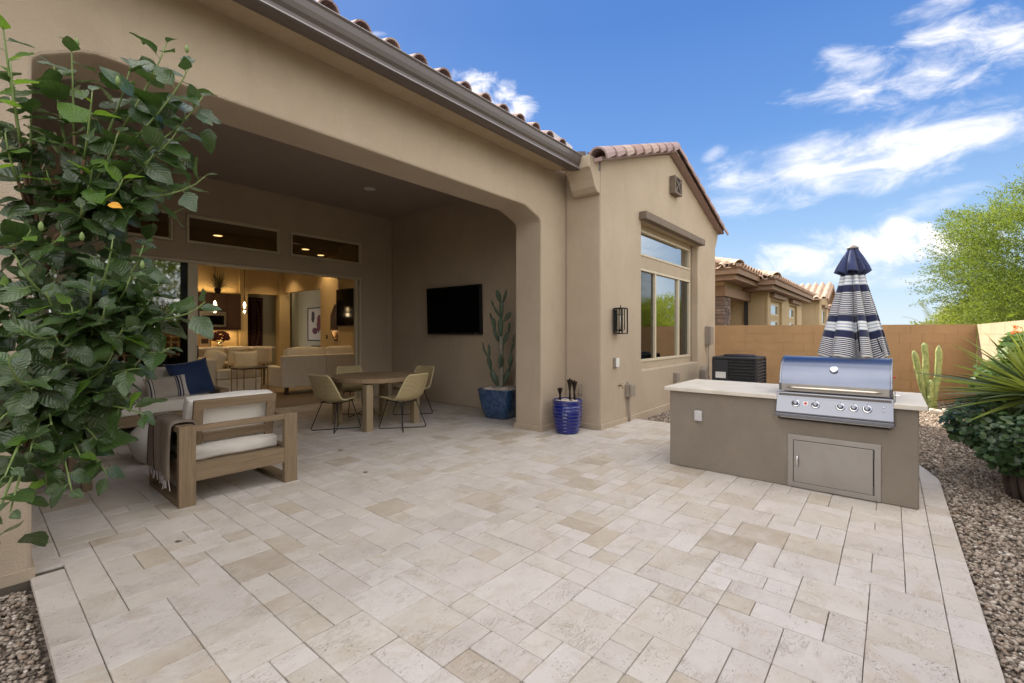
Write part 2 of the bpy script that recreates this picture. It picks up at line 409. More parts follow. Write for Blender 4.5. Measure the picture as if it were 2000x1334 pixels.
# transom windows
def ring(mb, x0, x1, z0, z1, y0, y1, t):
    mb.box(x0, x1, y0, y1, z0, z0+t); mb.box(x0, x1, y0, y1, z1-t, z1)
    mb.box(x0, x0+t, y0, y1, z0+t, z1-t); mb.box(x1-t, x1, y0, y1, z0+t, z1-t); return mb
for (x0, x1) in ((.62, 2.10), (2.27, 3.74), (3.92, 5.42)):
    wnd = ring(MB(), x0+.004, x1-.004, zt0+.004, zt1-.004, YB-.012, YB+.07, .032).build('window_frame', 'frame', bevel=.004, **H)
    ring(MB(), x0+.036, x1-.036, zt0+.036, zt1-.036, YB+.02, YB+.05, .014).build('inner_frame', 'frame', world=False, parent=wnd).location = -house.location
    g_ = MB().box(x0+.03, x1-.03, YB+.033, YB+.037, zt0+.03, zt1-.03).build('pane', 'glass_transom', world=False, parent=wnd); g_.location = -house.location
# multi-slide patio door
dr = ring(MB(), -.6, 5.416, -.05, 2.596, YB-.01, YB+.13, .045).build('sliding_door', 'frame', bevel=.004, **H)
def sub(mb, name, m, par, **k):
    o = mb.build(name, m, par, **k); o.location = -house.location; return o
sub(MB().box(2.30, 2.40, YB+.02, YB+.05, 0, 2.55), 'stile', 'frame', dr, bevel=.006)
sub(MB().box(2.405, 2.45, YB+.055, YB+.085, 0, 2.55), 'stile', 'frame', dr, bevel=.006)
sub(MB().box(5.31, 5.36, YB+.045, YB+.12, 0, 2.55), 'stile', 'frame', dr, bevel=.006)
sub(MB().box(2.20, 2.30, YB+.025, YB+.045, .0, 2.55), 'stile', 'blackplastic', dr, bevel=.003)
sub(MB().box(.80, .90, YB+.02, YB+.05, 0, 2.55), 'stile', 'frame', dr, bevel=.006)
sub(MB().box(-.55, .80, YB+.03, YB+.036, .0, 2.55), 'pane', 'glass_door', dr)
sub(MB().box(.90, 2.20, YB+.03, YB+.036, .0, 2.55), 'pane', 'glass_door', dr)
sub(MB().box(-.55, 2.3, YB+.015, YB+.05, .0, .10), 'rail', 'frame', dr, bevel=.004)
for k in range(3): sub(MB().box(-.55, 5.37, YB-.01+.045*k, YB+.01+.045*k, -.004, .012), 'track', 'frame', dr)
sub(MB().tube([(2.43, YB+.03, 1.0), (2.43, YB-.01, 1.03), (2.43, YB-.01, 1.17), (2.43, YB+.03, 1.2)], .009, 6), 'handle', 'black', dr)
# gabled wing
PKX, PKZ, EVZ = 8.60, 4.83, 3.93
def gtop(x): return PKZ-abs(x-PKX)*(PKZ-EVZ)/(PKX-5.93) if x < PKX else PKZ-(x-PKX)*(PKZ-3.90)/(11.55-PKX)
plate([5.93, 7.33, PKX, 10.27, 11.55], [-.3, .78, 3.33, 3.7], [(1, 3, 1, 2)], 3.25, 3.40, top=gtop, bevel=.015)
for nm, (x0, x1, y0, y1) in enumerate(((5.926, 6.08, 3.268, 3.849), (11.41, 11.55, 3.401, 18))):
    MB().box(x0, x1, y0, y1, -.3, 3.9).build('wall', 'stucco', bevel=.01, **H)
plate([7.2, 7.47, 10.20, 10.4], [.7, .897, 2.574, 2.787, 3.25, 3.45], [(1, 2, 1, 2), (1, 2, 3, 4)], 3.402, 3.50, bevel=.006)
# flared stucco corbel where the eave meets the wing
cor = [(5.925, 3.44), (5.83, 3.455), (5.765, 3.52), (5.72, 3.62), (5.66, 3.715), (5.60, 3.765), (5.60, 3.93), (5.925, 3.93)]
MB().prism(cor, 'y', 3.252, 3.66).build('corbel', 'stucco', bevel=.012, **H)
cor2 = [(11.555, 3.46), (11.63, 3.52), (11.69, 3.62), (11.76, 3.74), (11.76, 3.85), (11.555, 3.90)]
MB().prism(cor2, 'y', 3.252, 3.66).build('corbel', 'stucco', bevel=.012, **H)
# wing window
wy = 3.44
wf = ring(MB(), 7.474, 10.196, .901, 2.570, wy-.05, wy+.03, .045).build('window_frame', 'frame', bevel=.004, **H)
for xx in (8.30, 9.52): sub(MB().box(xx-.028, xx+.028, wy-.045, wy+.02, .946, 2.525), 'mullion', 'frame', wf, bevel=.004)
sub(MB().box(7.519, 8.272, wy-.003, wy+.003, .946, 2.525), 'pane', 'glass_screen', wf)
sub(MB().box(8.328, 9.492, wy-.003, wy+.003, .946, 2.525), 'pane', 'glass_mirror', wf)
sub(MB().box(9.548, 10.151, wy-.003, wy+.003, .946, 2.525), 'pane', 'glass_screen', wf)
wt = ring(MB(), 7.474, 10.196, 2.791, 3.246, wy-.05, wy+.03, .04).build('window_frame', 'frame', bevel=.004, **H)
sub(MB().box(7.514, 10.156, wy-.003, wy+.003, 2.831, 3.206), 'pane', 'glass_mirror', wt)
MB().box(7.24, 10.36, 3.12, 3.252, 3.325, 3.455).build('lintel', 'trim', bevel=.01, **H)
# pale slats added behind the upper wing pane for its whitish sky reflection
mb = MB()
for k in range(30): mb.box(7.55, 10.12, 3.56, 3.60, 2.82+.0135*k, 2.827+.0135*k)
mb.build('sky_slats', mat('sky_slat_tone', (.6, .6, .57), .6), kind='stuff', **H)
# gable vent with a crossed front
vt = MB().box(8.60, 8.97, 3.16, 3.249, 4.08, 4.41).build('vent', 'trim', bevel=.004, **H)
vm = ring(MB(), 8.60, 8.97, 4.08, 4.41, 3.135, 3.159, .032)
for sgn in (-1, 1): vm.obox((8.785, 3.148, 4.245), (.40, .018, .022), RYm(sgn*atan2(.27, .31)))
sub(vm, 'grille', 'trim', vt); sub(MB().box(8.64, 8.93, 3.157, 3.1595, 4.12, 4.37), 'screen', 'slot', vt)
# eave, fascia and box gutter
EX = 5.60
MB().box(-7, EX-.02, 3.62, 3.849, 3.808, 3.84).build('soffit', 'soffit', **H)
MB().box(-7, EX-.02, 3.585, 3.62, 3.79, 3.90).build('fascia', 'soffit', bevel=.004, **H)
gp = [(3.584, 3.775), (3.56, 3.757), (3.50, 3.748), (3.425, 3.745), (3.408, 3.752), (3.404, 3.765), (3.412, 3.775), (3.420, 3.80), (3.398, 3.83), (3.385, 3.87), (3.378, 3.925), (3.366, 3.938), (3.366, 3.948), (3.40, 3.948), (3.402, 3.94), (3.57, 3.93), (3.584, 3.94)]
gut = MB().prism(gp, 'x', -7, EX+.08).build('gutter', 'gutter', bevel=.003, seg=1, **H)
bead = mat('gutter_edge', (.42, .39, .40), .35, .2)
sub(MB().tube([(-7, 3.409, 3.760), (EX+.08, 3.409, 3.760)], .0055, 6), 'highlight_bead', bead, gut)  # highlight along the gutter lip put in as a paler bead
sub(MB().tube([(-7, 3.370, 3.946), (EX+.08, 3.370, 3.946)], .0045, 6), 'highlight_bead', bead, gut)
MB().add([(EX+.085, 3.33, 3.74), (EX+.085, 3.60, 3.76), (EX+.085, 3.62, 4.08), (EX+.085, 3.36, 4.02)], [(0, 1, 2, 3)]).build('end_flashing', 'gutter', solid=.006, **H)
MB().add([(EX+.09, 3.335, 3.75), (EX+.30, 3.24, 3.77), (EX+.30, 3.24, 3.98), (EX+.09, 3.335, 4.01)], [(0, 1, 2, 3)]).build('end_flashing', 'gutter', solid=.006, **H)
MB().add([(5.18, 3.62, 4.0), (EX+.14, 3.62, 4.0), (EX+.14, 3.62, 4.175), (5.20, 3.62, 4.225)], [(0, 1, 2, 3)]).build('splash_guard', bead, solid=.004, **H)
# main roof: barrel tiles; the eave row piece by piece, the courses behind as one field
PITCH = math.atan(.30)
def barrel(r0, r1, L, t=.014, n=7, a0=0, a1=pi):
    """half-round tile along -y(front) to +y; front radius r0"""
    mb = MB(); vs = []
    for (y, r) in ((0, r0), (L, r1)):
        for q in (r, r-t):
            for k in range(n+1):
                a = a0+(a1-a0)*k/n; vs.append((-cos(a)*q, y, sin(a)*q))
    m_ = n+1; fs = []
    for k in range(n):
        fs += [(k, k+1, 2*m_+k+1, 2*m_+k), (m_+k+1, m_+k, 3*m_+k, 3*m_+k+1), (k+1, k, m_+k, m_+k+1), (2*m_+k, 2*m_+k+1, 3*m_+k+1, 3*m_+k)]
    fs += [(0, 2*m_, 3*m_, m_), (n, m_+n, 3*m_+n, 2*m_+n)]
    mb.add(vs, fs); return mb
tm = barrel(.098, .085, .44).mesh('tile'); tm.materials.append(M['tile'])
hl = house.location
def roofz(y): return 3.94+(y-3.47)*.30
xs = [EX-.42-.3035*k for k in range(20)]
for k, x in enumerate(xs):
    part(tm, 'roof_tile', house, (x-hl.x, 3.43-hl.y+random.uniform(-.01, .01), 3.955-hl.z), (PITCH, random.uniform(-.03, .03), random.uniform(-.02, .02)))
def field(x0, x1, y0, ny, name, step=.3035, ztop=None, m='tile', parent=house, dirn=1):
    mb = MB(); c = barrel(.095, .085, .42, n=5)
    R_ = Matrix.Rotation(PITCH*dirn, 3, 'X')
    x = x0
    while x < x1:
        for j in range(ny):
            o = Vector((x, y0+dirn*.36*j*cos(PITCH), roofz(y0)+.36*j*sin(PITCH)+.01))
            mb.add([R_@Vector((v[0], v[1]*dirn, v[2]))+o for v in c.v], c.f)
        x += step
    return mb.build(name, m, parent, world=True, kind='stuff')
field(-6.9, EX-.3, 3.84, 19, 'roof_tile_field')
MB().add([(-7.1, 3.47, 3.94), (12, 3.47+2.5, roofz(5.97)), (12, 10.9, roofz(10.9)), (-7.1, 10.9, roofz(10.9)), (EX+.1, 3.47, 3.94), (EX+.1+.4, 5.97, roofz(5.97))],
         [(0, 4, 5, 2, 3)]).build('roof', 'tile', solid=.02, **H)
MB().add([(-7.1, 10.9, roofz(10.9)), (12, 10.9, roofz(10.9)), (12, 19, 3.7), (-7.1, 19, 3.7)], [(0, 1, 2, 3)]).build('roof', 'tile', solid=.02, **H)
# wing roof with barrel rake tiles
gy0 = 3.12
MB().add([(5.72, gy0, gtop(5.93)-.06), (PKX, gy0, PKZ+.035), (11.80, gy0, gtop(11.55)-.06), (5.72, 3.8, gtop(5.93)-.06), (PKX, 11.5, PKZ+.035), (11.80, 11.5, gtop(11.55)-.06), (6.6, 3.8, gtop(5.93)-.06+(.88/(PKX-5.72))*(PKZ+.095-gtop(5.93))), (6.6, 11.5, gtop(5.93)-.06+(.88/(PKX-5.72))*(PKZ+.095-gtop(5.93)))],
         [(0, 3, 6, 7, 4, 1), (1, 4, 5, 2)]).build('roof', 'tile', solid=.05, **H)
rk = barrel(.150, .110, .44, t=.026, n=8, a0=-.25, a1=pi+.25).mesh('tile'); rk.materials.append(M['tile'])
for side in (0, 1):
    xe, ze = (5.70, gtop(5.93)-.055) if side == 0 else (11.84, gtop(11.55)-.10)
    dx, dz = PKX-xe, PKZ+.045-ze; L = sqrt(dx*dx+dz*dz); n_t = 9
    ang = atan2(dz, abs(dx))
    for k in range(n_t):
        t = k/n_t
        p = Vector((xe+dx*t, 3.17, ze+dz*t+.01))-hl
        yaw = -pi/2 if side == 0 else pi/2
        R_ = Matrix.Rotation(yaw, 4, 'Z')@Matrix.Rotation(ang+.085, 4, 'X')@Matrix.Rotation(random.uniform(-.04, .04), 4, 'Y')
        o = part(rk, 'rake_tile', house, p, R_.to_euler())
rdg = MB().lathe([(.02, .0), (.11, .0), (.125, .03), (.10, .06), (.02, .075)], 12, (PKX, 3.25, PKZ+.12)); rdg.build('ridge_cap', 'frame', smooth=True, **H)
for k in range(14):
    part(rk, 'ridge_tile', house, Vector((PKX, 3.3+.4*k, PKZ+.05))-hl, (.03, 0, 0))
# ---------------- interior, seen through the open door
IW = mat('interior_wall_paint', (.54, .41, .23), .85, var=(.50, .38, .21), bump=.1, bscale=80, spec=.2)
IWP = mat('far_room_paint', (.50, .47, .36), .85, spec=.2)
CZ = 3.72
def ib(x0, x1, y0, y1, z0, z1, name='interior_wall', m=None): return MB().box(x0, x1, y0, y1, z0, z1).build(name, m or IW, **H)
plate([-3, .62, 2.10, 2.27, 3.74, 3.92, 5.42, 6.34], [-.02, 2.60, zt0, zt1, CZ], [(0, 6, 0, 1), (1, 2, 2, 3), (3, 4, 2, 3), (5, 6, 2, 3)], YB+.165, YB+.20, m=IW, name='interior_wall', bevel=0)
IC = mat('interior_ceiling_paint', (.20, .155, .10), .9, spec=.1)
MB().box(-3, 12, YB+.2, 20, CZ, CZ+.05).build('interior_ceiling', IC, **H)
ib(6.40, 6.52, YB+.2, 11.4, 0, CZ)                       # wall with the big television
ib(6.521, 7.0, 11.35, 11.45, 0, CZ)
ib(7.0, 7.12, 11.30, 13.5, 0, CZ)                        # warm wall with the mirror
ib(7.0, 7.12, 13.5, 16.1, 2.78, CZ)                      # above the wide opening
ib(4.0, 5.62, 16.1, 16.3, 0, CZ); ib(-3, 4.0, 16.1, 16.3, 0, CZ)
ib(5.62, 5.85, 16.0, 16.3, 0, CZ)
ib(5.85, 6.85, 16.1, 16.3, 2.70, CZ); ib(6.85, 7.2, 16.0, 16.3, 0, CZ)
ib(5.6, 7.4, 17.2, 17.3, 0, CZ, m=IWP)
ib(5.5, 5.6, 16.3, 17.3, 0, CZ); ib(7.4, 7.5, 16.3, 17.3, 0, CZ, m=IWP)
ib(8.6, 8.7, 11.5, 18.5, 0, CZ, m=IWP); ib(7.5, 8.6, 18.4, 18.5, 0, CZ, m=IWP); ib(7.12, 8.6, 11.5, 11.6, 0, CZ, m=IWP)
ib(-3.1, -3, YB, 16.3, 0, CZ)
MB().box(11.55, 11.4, 8, 18, -.3, 3.9)
def planks_build(g, bs):
    pos = g.n('ShaderNodeNewGeometry').outputs['Position']
    f = g.noise(g.vmul(pos, (1, 9, 1)), 3, 6, .6)
    g.nt.links.new(g.mix(g.mr(f, .3, .7), (.16, .115, .08), (.26, .20, .15)), bs.inputs['Base Color'])
FLW = mat('floor_boards', (.2, .15, .11), .35, build=planks_build)
mb_ = []
random.seed(3)
plank = [MB().box(0, L, 0, .176, -.02, .004).mesh('board') for L in (1.2, 1.5, 1.8)]
for pm in plank: pm.materials.append(FLW)
fl_in = struct(MB().box(-3, 9, YB+.165, 19, -.06, -.012).build('interior_floor', FLW))
y = YB+.17
for r_ in range(12):
    x = 1.0+random.random(); 
    while x < 6.3:
        i = random.randrange(3); part(plank[i], 'floor_board', fl_in, (x, y, 0)); x += (1.2, 1.5, 1.8)[i]+.004
    y += .18
# wing room shell
ib(6.34, 6.36, 3.5, 8.7, 0, 3.8, m=IWP); ib(6.4, 11.4, 7.0, 7.1, 0, 3.8, m=IWP)
MB().box(6.36, 11.4, 3.52, 7.0, 3.70, 3.75).build('interior_ceiling', IWP, **H)
MB().box(6.36, 11.4, 3.52, 7.0, -.05, 0).build('room_floor', FLW, **H)
# ================================================================== GROUND
LOWZ = -.07
def dirt_build(g, bs):
    pos = g.n('ShaderNodeNewGeometry').outputs['Position']
    v = g.voro(pos, 42, out='Color'); d = g.voro(pos, 42, 'F1')
    s_ = g.n('ShaderNodeSeparateColor'); g.nt.links.new(v, s_.inputs[0])
    c = g.ramp(s_.outputs[0], [(0, (.12, .09, .075)), (.35, (.26, .20, .16)), (.7, (.38, .31, .25)), (1, (.52, .45, .38))])
    c = g.mix(g.mr(d, .35, .7, 0, .8), c, (.05, .04, .032))
    g.nt.links.new(c, bs.inputs['Base Color'])
    b = g.n('ShaderNodeBump'); b.inputs['Strength'].default_value = 1; b.inputs['Distance'].default_value = .012; b.invert = True
    g.nt.links.new(d, b.inputs['Height']); g.nt.links.new(b.outputs[0], bs.inputs['Normal'])
M['gravelbed'] = mat('gravel_bed', (.25, .2, .16), .95, build=dirt_build)
struct(MB().add([(-600, -600, LOWZ-.006), (900, -600, LOWZ-.006), (900, 900, LOWZ-.006), (-600, 900, LOWZ-.006)], [(0, 1, 2, 3)]).build('ground', 'gravelbed'))
# loose stones where they can be told apart
def pebbles(name, regions, label=None):
    """regions: (x0,x1,y0,y1,count,smin,smax)"""
    ico = bmesh.new(); bmesh.ops.create_icosphere(ico, subdivisions=1, radius=1)
    bv = np.array([v.co[:] for v in ico.verts]); bf = np.array([[v.index for v in f.verts] for f in ico.faces]); ico.free()
    V_, F_ = [], []; base = 0
    for (x0, x1, y0, y1, n, s0, s1) in regions:
        px = np.random.uniform(x0, x1, n); py = np.random.uniform(y0, y1, n)
        s = s0+(s1-s0)*np.random.rand(n)**2
        sx = s*np.random.uniform(.8, 1.35, n); sy = s*np.random.uniform(.7, 1.1, n); sz = s*np.random.uniform(.45, .85, n)
        a = np.random.uniform(0, 2*pi, n); tl = np.random.uniform(-.5, .5, n)
        P = bv[None]*(1+np.random.uniform(-.22, .22, (n, len(bv), 1)))
        X = P[:, :, 0]*sx[:, None]; Y = P[:, :, 1]*sy[:, None]; Z = P[:, :, 2]*sz[:, None]
        Z2 = Z*np.cos(tl)[:, None]+X*np.sin(tl)[:, None]; X = X*np.cos(tl)[:, None]-Z*np.sin(tl)[:, None]
        ca, sa = np.cos(a)[:, None], np.sin(a)[:, None]
        W = np.stack([px[:, None]+X*ca-Y*sa, py[:, None]+X*sa+Y*ca, LOWZ+s[:, None]*.35+np.random.uniform(0, .012, (n, 1))+Z2], -1)
        V_.append(W.reshape(-1, 3)); F_.append((bf[None]+(np.arange(n)*len(bv))[:, None, None]+base).reshape(-1, 3)); base += n*len(bv)
    return npmesh(name, np.concatenate(V_), np.concatenate(F_), 'pebble', kind='stuff')
def peb_build(g, bs):
    r = g.n('ShaderNodeNewGeometry').outputs['Random Per Island']
    pos = g.n('ShaderNodeNewGeometry').outputs['Position']
    c = g.ramp(r, [(0, (.12, .10, .08)), (.25, (.27, .22, .17)), (.5, (.42, .35, .28)), (.72, (.56, .49, .41)), (.88, (.30, .21, .15)), (1, (.74, .69, .61))])
    f = g.noise(pos, 160, 3, .6)
    g.nt.links.new(g.mix(g.mr(f, .35, .75, 0, .45), c, (.16, .12, .10)), bs.inputs['Base Color'])
M['pebble'] = mat('river_gravel', (.3, .25, .2), .85, spec=.3, build=peb_build)
tag(pebbles('gravel', [(1.9, 4.5, -1.36, -.375, 8500, .007, .017), (4.5, 7.3, -1.36, -.375, 7000, .008, .018), (6.75, 9.4, -1.36, .6, 6500, .009, .019), (9.4, 13.4, -1.36, 3.2, 7500, .010, .022),
    (7.18, 9.4, .6, 3.22, 4200, .010, .020), (-.55, .222, 1.6, 3.82, 7500, .006, .016)]), 'loose tan and brown gravel beside the patio paving', 'gravel')
# ================================================================== PATIO PAVING
def trav_build(g, bs):
    geo = g.n('ShaderNodeNewGeometry'); pos = geo.outputs['Position']
    r = g.n('ShaderNodeObjectInfo').outputs['Random']; isl = geo.outputs['Random Per Island']
    rr = g.m('FRACT', g.m('ADD', r, isl))
    base = g.ramp(rr, [(0, (.54, .49, .445)), (.28, (.59, .545, .505)), (.48, (.50, .45, .405)), (.66, (.56, .515, .455)), (.80, (.50, .45, .385)), (.92, (.47, .405, .32)), (1, (.38, .32, .25))])
    off = g.comb(g.m('MULTIPLY', rr, 37.0), g.m('MULTIPLY', rr, 91.0), 0)
    q = g.vadd(pos, off)
    cloud = g.noise(q, 5.5, 7, .62, .8)
    c = g.mix(g.mr(cloud, .42, .68, 0, .42), base, (.655, .61, .565))
    c = g.mix(g.mr(g.noise(q, 3.2, 8, .7, 1.4), .52, .70, 0, .62), c, (.42, .34, .24))
    flow = g.noise(g.vmul(q, (1.0, 3.2, 1)), 9.0, 8, .70, .7)
    vein = g.m('ABSOLUTE', g.m('SUBTRACT', flow, .5))
    vf = g.m('MULTIPLY', g.mr(vein, .0, .022, 1, 0), g.mr(g.noise(q, 4.0, 4, .5), .46, .62))
    c = g.mix(g.m('MULTIPLY', vf, .60), c, (.30, .23, .16))
    pitn = g.noise(q, 75, 4, .7); pm = g.mr(g.noise(q, 8, 4, .6), .42, .62)
    pit = g.m('MULTIPLY', g.mr(pitn, .32, .40, 1, 0), pm)
    c = g.mix(g.m('MULTIPLY', pit, .85), c, (.25, .19, .13))
    big = g.noise(pos, .8, 4, .5); c = g.mix(g.mr(big, .35, .7, 0, .22), c, (.50, .43, .36))
    g.nt.links.new(c, bs.inputs['Base Color'])
    g.nt.links.new(g.mr(cloud, .3, .7, .42, .62), bs.inputs['Roughness'])
    h = g.m('SUBTRACT', g.m('MULTIPLY', g.noise(q, 30, 5, .6), .35), g.m('ADD', g.m('MULTIPLY', pit, .8), g.m('MULTIPLY', vf, .10)))
    b = g.n('ShaderNodeBump'); b.inputs['Strength'].default_value = .8; b.inputs['Distance'].default_value = .006
    g.nt.links.new(h, b.inputs['Height']); g.nt.links.new(b.outputs[0], bs.inputs['Normal'])
M['travertine'] = mat('travertine', (.6, .55, .48), .5, spec=.35, build=trav_build)
M['joint'] = mat('joint_sand', (.10, .085, .065), .95, bump=.5, bscale=200)
random.seed(11)
PX0, PX1, PY0, PY1 = .24, 7.15, -.36, 8.68
# bed under the stones
bed = [(-.6, YI-.5), (PX0+.01, YI-.5), (PX0+.01, 2.0), (PX0+.01, PY0+.01), (6.06, PY0+.01), (6.58, -.23), (7.14, .1), (7.14, 3.24), (5.9, 3.24), (5.9, 4.3), (6.2, 4.3), (6.2, 8.7), (-.6, 8.7)]
patio = struct(MB().prism(bed, 'z', -.09, -.014).build('patio', 'joint'))
U_ = .1525
stones = []
def inside(x, y):
    if y < 3.83: 
        if x < PX0+.145: return False
        if y < PY0+.145: return False
        if x > 6.0 and y < (x-6.0)*.55-.14: return False
        return x < 7.12 and not (x > 5.9 and y > 3.24)
    if y > 3.83 and y < 4.34: return .25 < x < 5.3 or False
    return -.6 < x < 6.2
gx0, gy0_ = PX0+.145-U_*6, PY0+.145
nxg, nyg = int((7.15-gx0)/U_)+1, int((8.7-gy0_)/U_)+1
occ = np.zeros((nxg, nyg), bool)
for i in range(nxg):
    for j in range(nyg):
        if not inside(gx0+(i+.5)*U_, gy0_+(j+.5)*U_): occ[i, j] = True
for j in range(nyg):
    for i in range(nxg):
        if occ[i, j]: continue
        opts = [(2, 2), (2, 2), (2, 2), (3, 2) if random.random() < .4 else (2, 1), (2, 1), (1, 2), (1, 2), (2, 1), (2, 1), (1, 1), (1, 1)]
        random.shuffle(opts); opts += [(1, 1)]
        for (a_, b_) in opts:
            if i+a_ <= nxg and j+b_ <= nyg and not occ[i:i+a_, j:j+b_].any():
                occ[i:i+a_, j:j+b_] = True; stones.append((gx0+i*U_, gx0+(i+a_)*U_, gy0_+j*U_, gy0_+(j+b_)*U_)); break
# borders
yy = PY0+.145
while yy < 3.82:
    L = random.choice((.30, .36, .30, .24)); e = min(yy+L, 3.83); stones.append((PX0, PX0+.145, yy, e)); yy = e
xx = PX0
while xx < 6.0:
    L = random.choice((.30, .30, .24, .20)); e = min(xx+L, 6.02); stones.append((xx, e, PY0, PY0+.145)); xx = e
def seen(s):
    cx_, cy_ = (s[0]+s[1])/2, (s[2]+s[3])/2; d = cx_*VX+cy_*VY
    if d < .8: return 0
    l = (cx_*RX+cy_*RY)/d
    if abs(l) > 1.25: return 0
    if EYE/d > .87: return .0
    hid = (1.15 < cx_ < 6 and 4.45 < cy_ < 5.3 and cx_ < 2) or (4.9 < cx_ < 5.8 and -.2 < cy_ < 1.8)
    return (s[1]-s[0])*(s[3]-s[2])*EYE/d**3*(0 if hid else 1)
stones.sort(key=seen, reverse=True)
def stone_mesh(w_, h_, dz=0, tx=0, ty=0, name='paver'):
    g_ = .0014; e = .006; mb = MB(); x0, x1, y0, y1 = g_, w_-g_, g_, h_-g_
    j = lambda: random.uniform(-.0009, .0009)
    # tumbled edge: chamfered corners and rim
    def loop(i_, z, c_):
        return [(x0+i_+c_, y0+i_, z), (x1-i_-c_, y0+i_, z), (x1-i_, y0+i_+c_, z), (x1-i_, y1-i_-c_, z), (x1-i_-c_, y1-i_, z), (x0+i_+c_, y1-i_, z), (x0+i_, y1-i_-c_, z), (x0+i_, y0+i_+c_, z)]
    vs = loop(0, -.03, .005)+loop(0, -.004, .005)+loop(.0018, 0, .0055)
    vs = [(a+j(), b+j(), c+dz+(a-w_/2)*tx+(b-h_/2)*ty) for a, b, c in vs]
    fs = [tuple(range(16, 24))]
    for r_ in (0, 8):
        for k in range(8): fs.append((r_+k, r_+(k+1) % 8, r_+8+(k+1) % 8, r_+8+k))
    mb.add(vs, fs); return mb
cache = {}
for s in stones[:299]:
    w_, h_ = s[1]-s[0], s[3]-s[2]; k = (round(w_, 3), round(h_, 3), random.randrange(3))
    if k not in cache:
        cache[k] = stone_mesh(w_, h_).mesh('paver'); cache[k].materials.append(M['travertine'])
    part(cache[k], 'paver', patio, (s[0], s[2], random.uniform(-.0015, .0015)), (random.uniform(-.003, .003), random.uniform(-.003, .003), random.uniform(-.003, .003)))
mb = MB()
for s in stones[299:]:
    q = stone_mesh(s[1]-s[0], s[3]-s[2], random.uniform(-.0012, .0012), random.uniform(-.003, .003), random.uniform(-.003, .003))
    mb.add([(v[0]+s[0], v[1]+s[2], v[2]) for v in q.v], q.f)
mb.build('distant_pavers', 'travertine', patio, kind='stuff')
# clipped corner border behind the island
cb = [((6.02, -.36), (6.30, -.30), (6.28, -.13), (6.02, -.215)), ((6.30, -.30), (6.58, -.235), (6.72, .06), (6.28, -.13)), ((6.58, -.235), (7.15, .1), (7.15, .27), (6.72, .06))]
for p4 in cb:
    MB().prism(p4, 'z', -.03, 0).build('paver', 'travertine', patio, bevel=.004)

# ================================================================== GARDEN WALLS (block by block)
def block_wall(name, label, p0, p1, z0, z1, m, cap=True, thick=.15):
    p0, p1 = Vector((*p0, 0)), Vector((*p1, 0)); d = p1-p0; L = d.length; ang = atan2(d.y, d.x)
    wall_ = thing(name, label, 'wall', (p0.x, p0.y, z0), ang)
    mj = 'joint_mortar' if 'joint_mortar' in M else None
    MB().box(0, L, .006, thick, 0, z1-z0-.006).build('mortar', m, wall_)
    BL, BH = .405, .203; n = int((z1-z0)/BH)+1; cache_ = {}
    for j in range(n):
        zt = (z1-z0)-j*BH; zb = max(zt-BH, 0)
        if zt-zb < .03: continue
        x = -(BL/2 if j % 2 else 0)
        while x < L-.01:
            xa, xb = max(x, 0), min(x+BL, L)
            if xb-xa > .03:
                k = (round(xb-xa, 3), round(zt-zb, 3))
                if k not in cache_:
                    cache_[k] = MB().box(.0024, xb-xa-.0024, 0, thick+.004, .0024, zt-zb-.0024).mesh('block'); cache_[k].materials.append(M[m])
                o = part(cache_[k], 'block', wall_, (xa, random.uniform(-.0015, .0015), zb)); 
            x += BL
    return wall_
def block_build(g, bs):
    pos = g.n('ShaderNodeNewGeometry').outputs['Position']; r = g.n('ShaderNodeObjectInfo').outputs['Random']
    c = g.mix(g.mr(g.noise(pos, 2.0, 5, .6), .3, .7), (.42, .265, .138), (.365, .228, .120))
    c = g.mix(g.m('MULTIPLY', r, .16), c, (.30, .19, .10))
    c = g.mix(g.mr(g.noise(g.vmul(pos, (5, 5, .8)), 1.5, 6, .6), .56, .8, 0, .4), c, (.25, .16, .09))
    g.nt.links.new(c, bs.inputs['Base Color'])
M['block'] = mat('block_wall_paint', (.45, .3, .16), .95, bump=.6, bscale=110, spec=.15, build=block_build)
M['block_sunlit'] = mat('side_wall_paint', (.52, .41, .28), .95, var=(.46, .36, .25), vscale=2, bump=.6, bscale=110, spec=.15)  # same blocks as the garden wall, sunlight put into a lighter colour
PR = (13.55, -1.38); PL = (11.62, 3.43)
block_wall('garden_wall', 'tan block garden wall running behind the grill and air conditioner', PL, (PR[0], PR[1]), -.12, 1.60, 'block')
block_wall('garden_wall', 'sunlit cream side wall of blocks behind the flowering shrub on the right', (PR[0]-.0, PR[1]-.01), (5.3, -1.45), -.12, 1.60, 'block_sunlit')
rw = thing('garden_wall', 'plain continuation of the side block wall running behind the viewer', 'wall', (5.28, -1.45, -.12))
MB().box(-14, 0, -.17, 0, 0, 1.72).build('block_face', 'block', rw)
mb = MB()
for j in range(9):
    for i in range(34): mb.box(-13.9+.41*i-(.2 if j % 2 else 0), -13.9+.41*i-(.2 if j % 2 else 0)+.4, 0, .006, .0+.203*j, .195+.203*j if j < 8 else .1)
mb.build('blocks', 'block', rw, kind='stuff')
# ================================================================== GRILL ISLAND
IX0, IX1, IY0, IY1, IZ = 4.88, 5.84, -.175, 1.84, .80
isl = thing('grill_island', 'taupe stucco outdoor kitchen island with pale stone counter and steel access door', 'outdoor kitchen', (5.36, .83, 0))
HI = dict(parent=isl, world=True)
GY0, GY1 = -.012, .812          # grill cut-out
